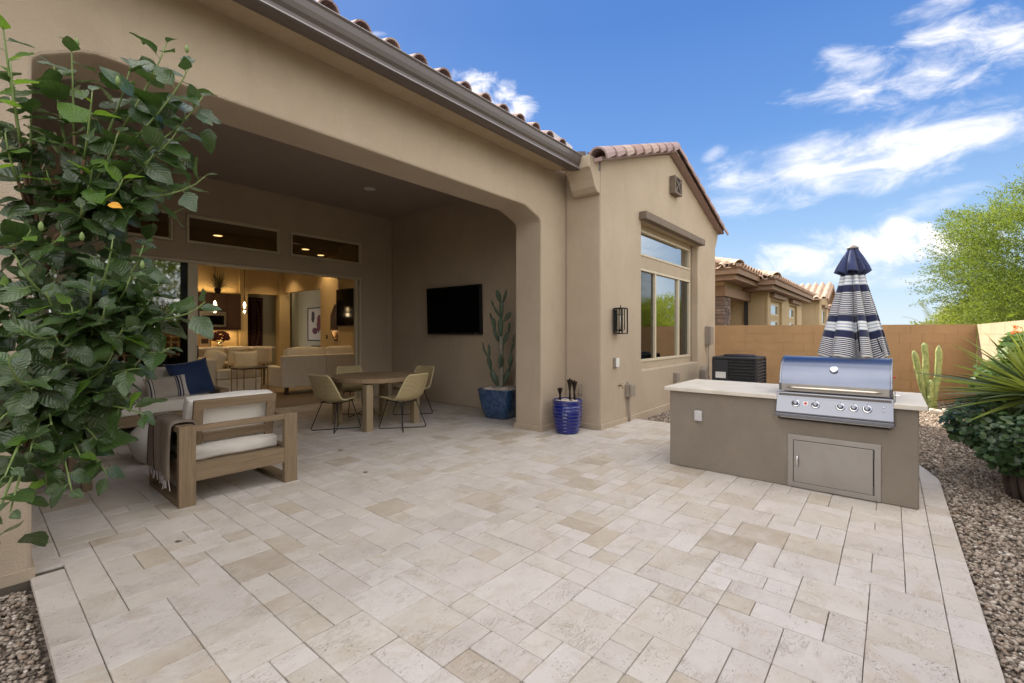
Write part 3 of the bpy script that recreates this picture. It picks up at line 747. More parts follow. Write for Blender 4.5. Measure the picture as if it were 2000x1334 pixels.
# carcass with the cut-out for the grill
bp = [(IY0, 0), (IY1, 0), (IY1, IZ), (GY1-.01, IZ), (GY1-.01, .62), (GY0+.01, .62), (GY0+.01, IZ), (IY0, IZ)]
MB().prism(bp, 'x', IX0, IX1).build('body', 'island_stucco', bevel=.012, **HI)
def slab(y0, y1, seed):
    random.seed(seed); pts = [(IX0-.045, y0), (IX1+.03, y0), (IX1+.03, y1), (IX0-.045, y1)]
    return MB().prism(pts, 'z', IZ+.001, IZ+.042).build('countertop', 'counter', bevel=.006, **HI)
slab(GY1+.004, IY1+.045, 1); slab(IY0-.05, GY0-.004, 2)
MB().box(IX1-.12, IX1+.03, GY0-.002, GY1+.002, IZ+.001, IZ+.042).build('countertop', 'counter', bevel=.006, **HI)
# access door
DY0, DY1, DZ0, DZ1 = .062, .735, .008, .485
af = ring(MB(), 0, 1, 0, 1, 0, 1, .1); af = MB()
t = .045
for (a0, a1, b0, b1) in ((DY0, DY1, DZ0, DZ0+t), (DY0, DY1, DZ1-t, DZ1), (DY0, DY0+t, DZ0+t, DZ1-t), (DY1-t, DY1, DZ0+t, DZ1-t)): af.box(IX0-.012, IX0-.001, a0, a1, b0, b1)
adoor = af.build('access_door', 'steel_dull', bevel=.002, **HI)
def subi(mb, name, m, par, **k):
    o = mb.build(name, m, par, **k); o.location = -isl.location; return o
subi(MB().box(IX0-.006, IX0-.002, DY0+t, DY1-t, DZ0+t, DZ1-t), 'gap', 'slot', adoor)
subi(MB().box(IX0-.015, IX0-.0065, DY0+t+.008, DY1-t-.004, DZ0+t+.005, DZ1-t-.005), 'door_leaf', 'steel_dull', adoor, bevel=.002)
subi(MB().tube([(IX0-.014, .655, .20), (IX0-.045, .655, .205), (IX0-.05, .655, .25), (IX0-.045, .655, .295), (IX0-.014, .655, .30)], .0075, 8), 'handle', 'chrome', adoor, smooth=True)
for zz in (.10, .40): subi(MB().tube([(IX0-.017, DY0+t+.004, zz-.03), (IX0-.017, DY0+t+.004, zz+.03)], .006, 8), 'hinge', 'steel', adoor)
oc = MB().box(IX0-.035, IX0-.001, 1.495, 1.575, .505, .615).build('outlet_cover', mat('outlet_white', (.50, .49, .49), .45), bevel=.012, parent=None, world=False)
tag(oc, 'white weatherproof outlet cover on the front of the grill island', 'outlet cover')
for (nm, yy, zz) in (('burner_switch', 1.25, .86),):
    pass
# ================================================================== GRILL
gr = thing('gas_grill', 'stainless steel built-in gas grill with domed lid and five knobs', 'grill', (5.2, .4, .62))
HG = dict(parent=gr, world=True)
cy = (GY0+GY1)/2
def subg(mb, name, m, par, **k):
    o = mb.build(name, m, par, **k); o.location = -gr.location; return o
# firebox and rear
MB().box(IX0+.02, IX1-.14, GY0+.01, GY1-.01, .63, .845).build('firebox', 'steel_dull', **HG)
# slanted control panel with a slotted top edge
cp = [(IX0-.075, .665), (IX0-.005, .665), (IX0+.05, .845), (IX0+.03, .875), (IX0-.012, .872), (IX0-.078, .700)]
MB().prism(cp, 'y', GY0-.008, GY1+.008).build('control_panel', 'steel', bevel=.004, **HG)
MB().prism([(IX0-.082, .655), (IX0-.0, .655), (IX0-.0, .684), (IX0-.082, .684)], 'y', GY0-.012, GY1+.012).build('drip_tray', 'steel', bevel=.003, **HG)
MB().box(IX0-.0795, IX0-.06, GY0-.008, GY1+.008, .6845, .6895).build('tray_gap', 'slot', **HG)
pn = Vector((-(.872-.700), 0, .066)).normalized(); pe = Vector((.066, 0, .172)).normalized()   # panel normal and its up direction
def onpanel(y, s, out=0.0): return Vector((IX0-.078, y, .700))+pe*s+pn*out
PRm = Matrix((( pe.x, 0, pn.x), (0, 1, 0), (pe.z, 0, pn.z)))   # columns: up, y, normal
vm = MB()
for k in range(64):
    c_ = onpanel(GY0+.02+(GY1-GY0-.04)*k/63, .163, .0008); vm.obox(c_, (.016, .0065, .0016), PRm)
vm.build('vent_slots', 'slot', kind='stuff', **HG)
vm = MB().obox(onpanel(cy, .163, -.0002), (.024, GY1-GY0-.01, .001), PRm).build('slot_strip', mat('slot_strip', (.14, .12, .11), .5, .6), **HG)
# tick print under the slots
tk = MB()
for k in range(95): tk.obox(onpanel(GY0+.015+(GY1-GY0-.03)*k/94, .138, .0004), (.011 if k % 5 else .018, .0014, .0005), PRm)
tk.build('tick_marks', mat('tick_print', (.25, .25, .27), .5), kind='stuff', **HG)
def panelring(prof, y, s, n=24):
    mb = MB(); base = MB().lathe(prof, n); c_ = onpanel(y, s)
    mb.add([c_+pe*v[0]+Vector((0, 1, 0))*v[1]+pn*v[2] for v in base.v], base.f); return mb
for yk in (.665, .515, .335, .243, .152):
    kb = panelring([(.026, 0), (.031, .001), (.033, .004), (.030, .007), (.0265, .008)], yk, .085).build('knob', 'chrome', smooth=True, bevel=0, **HG)
    subg(panelring([(.021, .008), (.0235, .012), (.0235, .026), (.021, .031), (.012, .0335), (.001, .034)], yk, .085), 'dial', 'steel', kb, smooth=True)
    MB().obox(onpanel(yk, .126, .001), (.008, .004, .001), PRm).build('index_mark', 'slot', **HG)
wl = MB().obox(onpanel(.590, .090, .0012), (.034, .040, .0012), PRm).build('warning_label', mat('label_white', (.75, .74, .74), .5), **HG)
lr = mat('label_red', (.55, .02, .02), .5)
tri = [Vector((0, 0, 0))+onpanel(.590, .090, .002)+pe*cos(a)*.011+Vector((0, 1, 0))*sin(a)*.011 for a in (0, 2*pi/3, 4*pi/3)]
rb = panelring([(.0085, .0019), (.0115, .0022), (.0115, .0026), (.0085, .0026)], .590, .090, 20)
subg(rb, 'printed_sign', lr, wl)
subg(MB().obox(onpanel(.590, .090, .0024), (.010, .004, .0008), PRm), 'printed_sign', 'slot', wl)
for (yk, sk) in ((.045, .108), (.045, .078)): panelring([(.006, 0), (.007, .003), (.001, .005)], yk, sk, 12).build('push_button', 'chrome', smooth=True, **HG)
# domed lid: profile in x/z extruded along y with end caps
lp = [(IX0+.045, .880), (IX0+.040, .945), (IX0+.043, .955), (IX0+.052, 1.00), (IX0+.075, 1.06), (IX0+.12, 1.125), (IX0+.18, 1.165), (IX0+.25, 1.188), (IX0+.34, 1.195), (IX0+.50, 1.185), (IX0+.60, 1.15), (IX0+.66, 1.08), (IX0+.68, .98), (IX0+.68, .88)]
def smoothprof(p, n=3):
    for _ in range(n):
        q = [p[0]]
        for a_, b_ in zip(p[:-1], p[1:]): q += [(a_[0]*.75+b_[0]*.25, a_[1]*.75+b_[1]*.25), (a_[0]*.25+b_[0]*.75, a_[1]*.25+b_[1]*.75)]
        p = q+[p[-1]]
    return p
lps = [lp[0], lp[1]]+smoothprof(lp[2:], 2)
lid = MB().prism(lps, 'y', GY0+.018, GY1-.018).build('lid', mat('polished_lid_steel', (.18, .20, .255), .28, 1.0, var=(.15, .17, .22), vscale=1.5, bump=.015, bscale=5), **HG)
for p in lid.data.polygons:
    if len(p.vertices) == 4: p.use_smooth = True
d = lid.modifiers.new('e', 'EDGE_SPLIT'); d.split_angle = rad(32)
for (ya, yb) in ((GY0, GY0+.0175), (GY1-.0175, GY1)):
    MB().prism([(x+(-.006 if i < 4 else 0), z+.004) for i, (x, z) in enumerate(lps)], 'y', ya, yb).build('lid_end', 'steel', bevel=.004, **HG)
# lower band of the lid with long handle
MB().box(IX0+.034, IX0+.0395, GY0+.02, GY1-.02, .882, .948).build('lid_band', 'steel_dull', bevel=.001, **HG)
hb = MB().tube([(IX0-.005, GY0+.07, .915), (IX0-.008, GY0+.12, .917), (IX0-.010, cy, .919), (IX0-.008, GY1-.12, .917), (IX0-.005, GY1-.07, .915)], [.005, .0105, .0125, .0105, .005], 12).build('handle', mat('handle_satin', (.62, .56, .46), .3, 1.0), smooth=True, **HG)
for yk in (GY0+.14, GY1-.14): subg(MB().tube([(IX0+.036, yk, .917), (IX0-.006, yk, .917)], .006, 8), 'handle_post', 'steel', hb)
# thermometer on the lid
nrm = Vector((-.80, 0, .60)).normalized(); e1_ = Vector((0, 1, 0)); e2_ = nrm.cross(e1_); cc = Vector((IX0+.086, .392, 1.088))
def lidring(prof, n=28):
    b_ = MB().lathe(prof, n); m_ = MB(); m_.add([cc+e1_*v[0]+e2_*v[1]+nrm*v[2] for v in b_.v], b_.f); return m_
th_ = lidring([(.031, -.004), (.032, .010), (.030, .016), (.024, .017)]).build('thermometer', 'chrome', smooth=True, **HG)
subg(lidring([(.0235, .0165), (.001, .0172)]), 'dial_face', mat('dial_face', (.75, .74, .72), .4), th_)
subg(MB().obox(cc+nrm*.0185, (.003, .018, .001), Matrix(((e2_.x, e1_.x, nrm.x), (e2_.y, e1_.y, nrm.y), (e2_.z, e1_.z, nrm.z)))@RZ(.6)), 'needle', lr, th_)
# rotisserie bracket at the right of the lid
bk = MB().box(IX0+.05, IX0+.12, GY0-.018, GY0-.012, .843, .93).build('bracket', 'steel', **HG)
subg(MB().tube([(IX0+.07, GY0-.01, .90), (IX0+.07, GY0-.045, .90)], .006, 8), 'bolt', 'chrome', bk)
MB().tube([(IX0+.30, GY0-.0, 1.03), (IX0+.30, GY0-.02, 1.03)], .008, 8).build('hinge_bolt', lr, **HG)

# ================================================================== MARKET UMBRELLA, folded
ux, uy = 6.40, .33
um = thing('patio_umbrella', 'folded navy and white striped market umbrella standing behind the grill', 'umbrella', (ux, uy, 0))
MB().tube([(0, 0, .03), (0, 0, 2.40)], .019, 12).build('pole', 'black', um, smooth=True)
MB().lathe([(.25, -.05), (.25, 0), (.22, .03), (.05, .045), (.03, .30), (.022, .30)], 24).build('base', 'black', um, smooth=False, bevel=.004)
def stripe_build(g, bs):
    o_ = g.n('ShaderNodeTexCoord').outputs['UV']; s_ = g.n('ShaderNodeSeparateXYZ'); g.nt.links.new(o_, s_.inputs[0])
    t_ = s_.outputs[1]      # 0 at hem, 1 at top
    navy = (.010, .016, .060); whi = (.74, .74, .73); lt = (.36, .43, .55)
    fine = g.m('GREATER_THAN', g.m('FRACT', g.m('MULTIPLY', t_, 48.0)), .58)
    c = g.mix(fine, navy, whi)
    def band(a_, b_, col, c):
        f = g.m('MULTIPLY', g.m('GREATER_THAN', t_, a_), g.m('LESS_THAN', t_, b_)); return g.mix(f, c, col)
    for (a_, b_, col) in ((.215, .285, navy), (.285, .385, lt), (.385, .455, navy), (.715, .79, navy), (.79, .90, lt), (.90, 1.01, navy)):
        c = band(a_, b_, col, c)
    for (lo_, hi_) in ((.285, .385), (.79, .90)):
        for k in range(3):
            z_ = lo_+(hi_-lo_)*(k+.5)/3; c = band(z_-.008, z_+.012, whi, c)
    c = band(-1, .012, whi, c)
    g.nt.links.new(c, bs.inputs['Base Color']); bs.inputs['Sheen Weight'].default_value = .2
    bs.inputs['Roughness'].default_value = .85
M['stripe'] = mat('striped_canvas', (.1, .1, .2), .85, build=stripe_build)
M['capnavy'] = fabric('faded_navy_canvas', (.030, .042, .115), (.045, .06, .15))
def canopy(r_prof, z_prof, folds, name, m, depth, seedv, hem=0.0, nv=40):
    """closed canopy: star-shaped section whose folds hang down"""
    random.seed(seedv); nu = folds*16
    ph = [random.uniform(-.22, .22) for _ in range(folds)]; am = [random.uniform(.78, 1.08) for _ in range(folds)]
    vs = []; uv = []
    for j in range(nv+1):
        t_ = j/nv
        R_ = np.interp(t_, [p[0] for p in r_prof], [p[1] for p in r_prof]); z = z_prof[0]+(z_prof[1]-z_prof[0])*t_
        for i in range(nu):
            u = i/nu*folds; k = int(u) % folds; f = u-int(u)
            a_ = (u+ph[k]*sin(pi*f))/folds*2*pi
            lobe = abs(cos(pi*(f))) ** .8                       # 1 at rib, 0 in the valley
            wav = .035*sin(3*pi*f+k*2)*(1-t_)
            rr = R_*((1-depth*(1-lobe))*(am[k]*lobe+am[(k+1) % folds]*(1-lobe) if False else 1)*1.0+wav)
            tw = .25*(1-t_)*sin(pi*f)
            dz = hem*(1-lobe)*(1-t_)**3
            vs.append((rr*cos(a_+tw), rr*sin(a_+tw), z-dz)); uv.append((u, t_))
    mb = MB(); fs = [(j*nu+i, j*nu+(i+1) % nu, (j+1)*nu+(i+1) % nu, (j+1)*nu+i) for j in range(nv) for i in range(nu)]
    mb.add(vs, fs); o = mb.build(name, m, um, smooth=True, solid=.004)
    ul = o.data.uv_layers.new(name='UVMap')
    for l in o.data.loops: ul.data[l.index].uv = uv[l.vertex_index]
    return o
can = canopy([(0, .345), (.25, .285), (.55, .205), (.8, .135), (1, .095)], (1.17, 2.16), 8, 'canopy', 'stripe', .52, 5, hem=.10)
cap = canopy([(0, .175), (.2, .155), (.6, .10), (.9, .055), (1, .045)], (2.11, 2.375), 8, 'canopy_cap', 'capnavy', .45, 9, hem=.05, nv=16)
can.rotation_euler = (0, 0, .25); cap.rotation_euler = (0, 0, .62)
MB().lathe([(.055, 2.365), (.058, 2.375), (.035, 2.395), (.012, 2.408), (.001, 2.412)], 20).build('finial', mat('finial_grey', (.25, .22, .2), .6), um, smooth=True)
for k in range(8):
    a_ = k*pi/4+.25; MB().tube([(.03*cos(a_), .03*sin(a_), 2.0), (.30*cos(a_), .30*sin(a_), 1.22)], .006, 6).build('rib', 'black', um)

# ================================================================== AIR CONDITIONER
ac = thing('air_conditioner', 'charcoal louvred air conditioner unit beside the house corner', 'air conditioner', (9.95, 2.34, LOWZ))
ax, ay = .40, .41; zt = 1.02
M['acmetal'] = mat('ac_metal', (.028, .030, .034), .5, .2)
MB().box(-ax-.05, ax+.05, -ay-.05, ay+.05, 0, .06).build('pad', mat('concrete_pad', (.35, .33, .3), .9), ac)
MB().box(-ax+.03, ax-.03, -ay+.03, ay-.03, .06, zt-.03).build('core', 'slot', ac)
MB().box(-ax, ax, -ay, ay, zt-.055, zt).build('top_cover', 'acmetal', ac, bevel=.02)
MB().lathe([(.30, zt), (.30, zt+.02), (.27, zt+.035), (.02, zt+.04)], 28).build('fan_guard', 'black', ac)
for sx in (-1, 1):
    for sy in (-1, 1): MB().box(sx*ax-(.05 if sx > 0 else 0), sx*ax+(0 if sx > 0 else .05), sy*ay-(.05 if sy > 0 else 0), sy*ay+(0 if sy > 0 else .05), .06, zt-.05).build('corner_post', 'acmetal', ac, bevel=.006)
MB().box(-ax-.004, -ax+.03, ay-.30, ay-.045, .06, zt-.06).build('service_panel', 'acmetal', ac, bevel=.006)
MB().box(-ax-.0065, -ax-.0042, ay-.26, ay-.07, .60, .72).build('data_plate', 'white', ac)
lv = [MB().obox((0, 0, 0), (.022, .50, .008), RYm(-.7)).mesh('louvre'), MB().obox((0, 0, 0), (.71, .022, .008), RXm(.7)).mesh('louvre')]
for q in lv: q.materials.append(M['acmetal'])
for k in range(14):
    z = .12+.062*k
    part(lv[0], 'louvre', ac, (-ax+.012, -ay+.30-.0, z)); part(lv[1], 'louvre', ac, (0, -ay+.012, z))

# ================================================================== THINGS ON THE WING WALL
def wall_box(name, label, cat, x, z, w_, h_, d, m, extra=None, bevel=.01):
    t_ = thing(name, label, cat, (x, 3.248, z))
    MB().box(-w_/2, w_/2, -d*.6, 0, -h_/2, h_/2).build('back_box', 'grey', t_, bevel=.004)
    MB().box(-w_/2+.004, w_/2-.004, -d, -d*.62, -h_/2+.006, h_/2-.006).build('cover', m, t_, bevel=bevel); return t_
wall_box('outlet_cover', 'small weatherproof outlet cover below the black lantern', 'outlet cover', 6.36, .965, .10, .15, .06, 'white')
jb = wall_box('junction_box', 'grey electrical box with conduit low on the wing wall', 'electrical box', 6.79, .50, .15, .20, .11, 'grey')
MB().tube([(.0, -.03, -.10), (.0, -.03, -.30), (.02, -.035, -.42), (.015, -.03, -.53)], .017, 8).build('conduit', 'grey', jb, smooth=True)
MB().lathe([(.02, .10), (.022, .125), (.01, .14)], 12).build('knob', 'grey', jb)
sbx = wall_box('safety_switch', 'grey disconnect switch with drooping cable near the house corner', 'electrical box', 10.85, 1.36, .20, .42, .13, 'grey')
MB().tube([(0, -.05, -.2), (.0, -.05, -.5), (-.02, -.06, -.9), (.05, -.08, -1.3)], .016, 8).build('cable', 'grey', sbx, smooth=True)
wall_box('outlet_cover', 'outlet cover on the wing wall just above the island counter corner', 'outlet cover', 8.87, .56, .14, .17, .08, 'grey')
hb_ = thing('hose_bib', 'small brass garden tap between the outlet and the electrical box', 'tap', (6.50, 3.248, .60))
MB().tube([(0, 0, 0), (0, -.05, 0), (0, -.07, -.04)], .011, 8).build('spout', mat('old_brass', (.25, .17, .09), .5, .8), hb_, smooth=True)
MB().tube([(-.04, -.045, .03), (.04, -.045, .03)], .006, 8).build('handle', 'grey', hb_)
# ribbed vent cowl standing behind
dn = thing('pipe_cover', 'rounded grey pipe cover at the foot of the house corner', 'pipe cover', (10.5, 3.248, .55))
MB().prism([(-.12, -.5), (.12, -.5), (.12, .0), (.06, .12), (-.02, .15), (-.12, .05)], 'y', -.12, 0).build('cover', 'grey', dn, bevel=.02)
# lantern
ln = thing('wall_lantern', 'black box-frame wall lantern with clear glass on the wing wall', 'lantern', (6.36, 3.248, 1.60))
HW, HH, D0, D1 = .088, .19, -.165, -.03
MB().box(-.055, .055, -.022, 0, -.17, .17).build('back_plate', 'black', ln, bevel=.003)
fr_ = MB()
tb = .009
for sx in (-1, 1):
    for yy in (D0, D1): fr_.box(sx*HW-tb, sx*HW+tb, yy-tb, yy+tb, -HH, HH)
    for zz in (-HH, HH): fr_.box(sx*HW-tb, sx*HW+tb, D0+tb, D1-tb, zz-tb, zz+tb)
for yy in (D0, D1):
    for zz in (-HH, HH): fr_.box(-HW+tb, HW-tb, yy-tb, yy+tb, zz-tb, zz+tb)
fr_.build('outer_frame', 'black', ln, bevel=.002)
fi = MB()
for sx in (-1, 1):
    for yy in (D0+.028, D1-.028): fi.box(sx*.053-.005, sx*.053+.005, yy-.006, yy+.006, -.13, .175)
    fi.box(sx*.053-.005, sx*.053+.005, D0+.034, D1-.034, -.146, -.134)
for yy in (D0+.028, D1-.028): fi.box(-.048, .048, yy-.006, yy+.006, -.146, -.134)
fi.build('inner_frame', 'black', ln)
gl = MB()
for sx in (-1, 1): gl.box(sx*.050-.001, sx*.050+.001, D0+.035, D1-.035, -.12, .17)
gl.build('glass', 'glass_clear', ln)
MB().box(-HW, HW, D0, D1, HH-.012, HH+.004).build('top_plate', 'black', ln, bevel=.002)
MB().tube([(0, -.097, HH), (0, -.097, HH+.05)], .008, 8).build('finial', 'black', ln)
MB().tube([(0, -.097, -.13), (0, -.097, .08)], .016, 12).build('candle_tube', mat('candle_glass', (.75, .70, .58), .3), ln, smooth=True)
MB().tube([(0, -.097, -.16), (0, -.097, -.13)], .026, 12).build('candle_base', 'black', ln)
MB().tube([(0, -.02, .10), (0, -.097, .10)], .008, 8).build('arm', 'black', ln)
# television under the patio roof
tv = thing('television', 'black flat television mounted on the covered patio side wall', 'television', (XT-.001, 6.60, 1.86))
MB().box(-.03, 0, -.25, .25, -.2, .2).build('wall_mount', 'black', tv)
tvs = MB().box(-.105, -.035, -.745, .745, -.47, .47).build('housing', 'tvback', tv, bevel=.006)
tvs.rotation_euler = (0, rad(-1.5), rad(1.2))
o = MB().box(-.1065, -.1052, -.715, .715, -.43, .445).build('screen', 'blackplastic', tvs)
lg = mat('logo_grey', (.30, .30, .30), .4)
MB().box(-.1060, -.1052, -.02, .02, -.4545, -.4505).build('maker_mark', lg, tvs)
for k in range(7): MB().box(-.1060, -.1052, -.66+.011*k, -.66+.011*k+.008, -.456, -.449).build('badge', lg, tvs)
# recessed ceiling light of the patio
rl = thing('recessed_light', 'round white recessed light in the covered patio ceiling', 'ceiling light', (4.62, 7.15, 3.99))
MB().lathe([(.06, -.004), (.095, -.006), (.10, -.002), (.098, 0)], 28).build('trim_ring', 'white', rl, smooth=True)
MB().lathe([(.001, -.001), (.07, -.001), (.07, -.0005)], 24).build('lens', emit('lamp_lens_dim', (1, .85, .65), 1.1), rl)

# ================================================================== POTS
p1 = thing('planter', 'large square-shouldered blue glazed planter with hammered surface under the patio edge', 'planter', (5.77, 5.05, 0))
def rough_glaze(name, c1, c2, c3):
    def b_(g, bs):
        pos = g.n('ShaderNodeTexCoord').outputs['Object']
        v = g.voro(g.vmul(pos, (1, 1, .45)), 38, 'F1'); n1 = g.noise(pos, 9, 5, .6)
        c = g.mix(g.mr(v, .15, .65), c2, c1); c = g.mix(g.mr(n1, .45, .7, 0, .6), c, c3)
        g.nt.links.new(c, bs.inputs['Base Color'])
        b = g.n('ShaderNodeBump'); b.inputs['Strength'].default_value = .9; b.inputs['Distance'].default_value = .012
        g.nt.links.new(v, b.inputs['Height']); g.nt.links.new(b.outputs[0], bs.inputs['Normal'])
    return mat(name, c1, .22, build=b_, coat=.4)
M['blueglaze'] = rough_glaze('hammered_blue_glaze', (.020, .055, .135), (.05, .115, .225), (.012, .028, .075))
pp = MB(); prof = [(.19, 0), (.215, .02), (.27, .18), (.305, .36), (.315, .46), (.325, .475), (.32, .492), (.295, .492), (.285, .45), (.02, .43)]
pp.lathe(prof, 64, sq=5.0); pt = pp.build('pot', 'blueglaze', p1, smooth=True); 
d = pt.modifiers.new('e', 'EDGE_SPLIT'); d.split_angle = rad(50)
pt.rotation_euler = (0, 0, rad(12))
def potstones(R_, z, n, s0, s1, par, name='pebbles', sq=False):
    ico = bmesh.new(); bmesh.ops.create_icosphere(ico, subdivisions=1, radius=1)
    bv = [v.co.copy() for v in ico.verts]; bf = [[v.index for v in f.verts] for f in ico.faces]; ico.free(); mb = MB()
    for k in range(n):
        r_ = R_*sqrt(random.random()); a_ = random.uniform(0, 2*pi); s_ = random.uniform(s0, s1)
        q = Vector((r_*cos(a_)*(1.12 if sq else 1), r_*sin(a_)*(1.12 if sq else 1), z+.03*(1-(r_/R_)**2)+random.uniform(-.004, .006)))
        sc3 = Vector((s_*random.uniform(.8, 1.4), s_, s_*random.uniform(.5, .9))); R3 = RZ(random.uniform(0, 6))
        mb.add([q+R3@Vector((v.x*sc3.x, v.y*sc3.y, v.z*sc3.z)) for v in bv], bf)
    return mb.build(name, 'potstone', par, kind='stuff')
def ps_build(g, bs):
    r = g.n('ShaderNodeNewGeometry').outputs['Random Per Island']
    g.nt.links.new(g.ramp(r, [(0, (.16, .12, .09)), (.3, (.42, .35, .27)), (.65, (.60, .52, .43)), (1, (.72, .66, .57))]), bs.inputs['Base Color'])
M['potstone'] = mat('pot_stones', (.5, .4, .3), .7, build=ps_build)
potstones(.265, .475, 420, .012, .024, p1, sq=True)
# prickly pear growing in it
def cac_build(g, bs):
    pos = g.n('ShaderNodeNewGeometry').outputs['Position']
    c = g.mix(g.mr(g.noise(pos, 14, 5, .6), .35, .7), (.03, .055, .03), (.075, .11, .065))
    c = g.mix(g.mr(g.noise(pos, 7, 5, .7), .62, .72, 0, .7), c, (.32, .31, .26))
    c = g.mix(g.mr(g.voro(pos, 55), .0, .13, 1, 0), c, (.30, .26, .16))
    g.nt.links.new(c, bs.inputs['Base Color'])
M['cactus'] = mat('cactus_skin', (.1, .15, .1), .55, build=cac_build)
M['corky'] = mat('corky_bark', (.30, .27, .22), .9, var=(.16, .15, .11), vscale=18, bump=.8, bscale=60)
cac = thing('prickly_pear', 'tall slender prickly pear cactus growing in the large blue planter', 'cactus', (5.77, 5.05, .47))
def pad(base, d_, L, W, T, name='pad', n=10, face=None):
    d_ = Vector(d_).normalized(); f_ = Vector(face or (-.8, -.6, 0)); f_ = (f_-d_*f_.dot(d_)).normalized(); s_ = d_.cross(f_)
    mb = MB(); vs = []; nu = 14
    for j in range(n+1):
        t_ = j/n; w_ = (sin(pi*min(1, (t_*.93+.035)))**.62)*(.62+.55*t_)*W/2*.86; th = T/2*(.65+.6*sin(pi*t_))*(sin(pi*(t_*.96+.02))**.35)
        for i in range(nu):
            a_ = 2*pi*i/nu; vs.append(Vector(base)+d_*L*t_+s_*w_*cos(a_)+f_*th*sin(a_)+f_*(.04*L*sin(pi*t_)))
    fs = [(j*nu+i, j*nu+(i+1) % nu, (j+1)*nu+(i+1) % nu, (j+1)*nu+i) for j in range(n) for i in range(nu)]+[tuple(range(nu-1, -1, -1)), tuple(n*nu+i for i in range(nu))]
    mb.add(vs, fs); return mb.build(name, 'cactus', cac, smooth=True)
IR = Vector((RX, RY, 0)); IV = Vector((VX, VY, 0))
def L_(a_, z_, f_=0): return IR*a_+IV*f_+Vector((0, 0, z_))
mb = MB().tube([L_(.0, -.03), L_(.01, .12), L_(.005, .30), L_(.02, .50), L_(.0, .72), L_(.01, .92)], [.05, .042, .05, .040, .045, .035], 10); mb.build('stem', 'corky', cac, smooth=True)
padl = [((.0, .86), (.0, 1), .36, .115), ((.01, 1.17), (.02, 1), .32, .10), ((.0, 1.44), (-.28, 1), .24, .105), ((.03, 1.42), (.28, 1), .26, .06),
        ((-.02, .78), (-.45, 1), .26, .09), ((-.10, .98), (-.15, 1), .22, .10), ((.03, .72), (.40, 1), .26, .08), ((.13, .93), (.1, 1), .20, .055), ((.05, 1.14), (.75, 1), .20, .10),
        ((-.02, 1.22), (-.55, 1), .20, .06), ((-.11, 1.36), (-.35, 1), .15, .045), ((-.03, .02), (-.42, 1), .34, .13), ((-.16, .30), (-.2, 1), .26, .10), ((-.20, .52), (-.55, 1), .22, .045), ((-.19, .52), (-.05, 1), .24, .06),
        ((.03, .05), (.40, 1), .34, .11), ((.15, .34), (.12, 1), .24, .10), ((.16, .56), (.25, 1), .24, .055), ((-.27, .66), (-.25, 1), .14, .03), ((.21, .75), (.1, 1), .18, .04), ((-.01, .44), (.1, 1), .42, .10), ((.0, .30), (-.02, 1), .30, .11), ((-.13, 1.12), (-.3, 1), .18, .05)]
for k, ((a_, z_), (dx, dz), L, W) in enumerate(padl):
    pad(L_(a_, z_, random.uniform(-.02, .02)), L_(dx, dz, random.uniform(-.3, .3)), L, W, .026, face=(-VX+random.uniform(-.5, .5), -VY+random.uniform(-.5, .5), 0))
# ribbed cobalt pot
p2 = thing('planter', 'ribbed glossy cobalt blue pot standing in the corner of the wing', 'planter', (5.50, 3.55, 0))
pr_ = [(.155, 0), (.165, .005)]
for k in range(9):
    z0 = .02+.047*k; r0 = np.interp(z0, [0, .1, .22, .32, .45], [.165, .185, .205, .212, .205])
    pr_ += [(r0-.004, z0), (r0+.006, z0+.010), (r0+.007, z0+.024), (r0-.002, z0+.040)]
pr_ += [(.212, .443), (.218, .455), (.214, .470), (.198, .470), (.192, .43), (.02, .42)]
M['cobalt'] = mat('cobalt_glaze', (.006, .016, .185), .09, var=(.005, .012, .13), vscale=6, coat=.6)
MB().lathe(pr_, 56).build('pot', 'cobalt', p2, smooth=True)
potstones(.185, .432, 260, .010, .019, p2)
bz = mat('dark_bronze', (.055, .038, .028), .38, .75, var=(.025, .018, .014), vscale=20, bump=.3, bscale=80)
for k, (a_, f_, zt_, lb) in enumerate(((-.105, 0, .62, 'shorter dark metal garden torch at the left of the cobalt pot'), (.03, -.03, .74, 'tallest dark metal garden torch in the middle of the cobalt pot'), (.105, .04, .71, 'dark metal garden torch at the right of the cobalt pot'))):
    q = thing('garden_torch', lb, 'torch', Vector((5.50, 3.55, .44))+L_(a_, 0, f_), 0, 'metal garden torches in the cobalt pot')
    h_ = zt_-.44
    MB().tube([(0, 0, -.02), (.004, 0, h_*.35), (-.003, 0, h_*.5)], [.020, .016, .011], 8).build('stem', bz, q, smooth=True)
    MB().lathe([(.010, h_*.42), (.018, h_*.60), (.030, h_*.82), (.044, h_*1.0), (.046, h_*1.04), (.036, h_*1.04), (.012, h_*1.0)], 7).build('cup', bz, q)
    MB().lathe([(.012, h_*1.0), (.012, h_*1.07), (.007, h_*1.12), (.001, h_*1.13)], 10).build('snuffer', bz, q)
pg = thing('standpipe', 'bent pipe rising behind the cobalt pot in the wall corner', 'pipe', (5.86, 3.60, 0))
MB().tube([(.03, -.02, 0), (.03, -.02, .58), (.035, -.02, .62), (.065, -.02, .635)], .018, 10).build('pipe', 'grey', pg, smooth=True)
MB().tube([(.03, -.055, .50), (.03, .015, .50)], .012, 8).build('valve', mat('pipe_brass', (.3, .26, .2), .4, .8), pg)

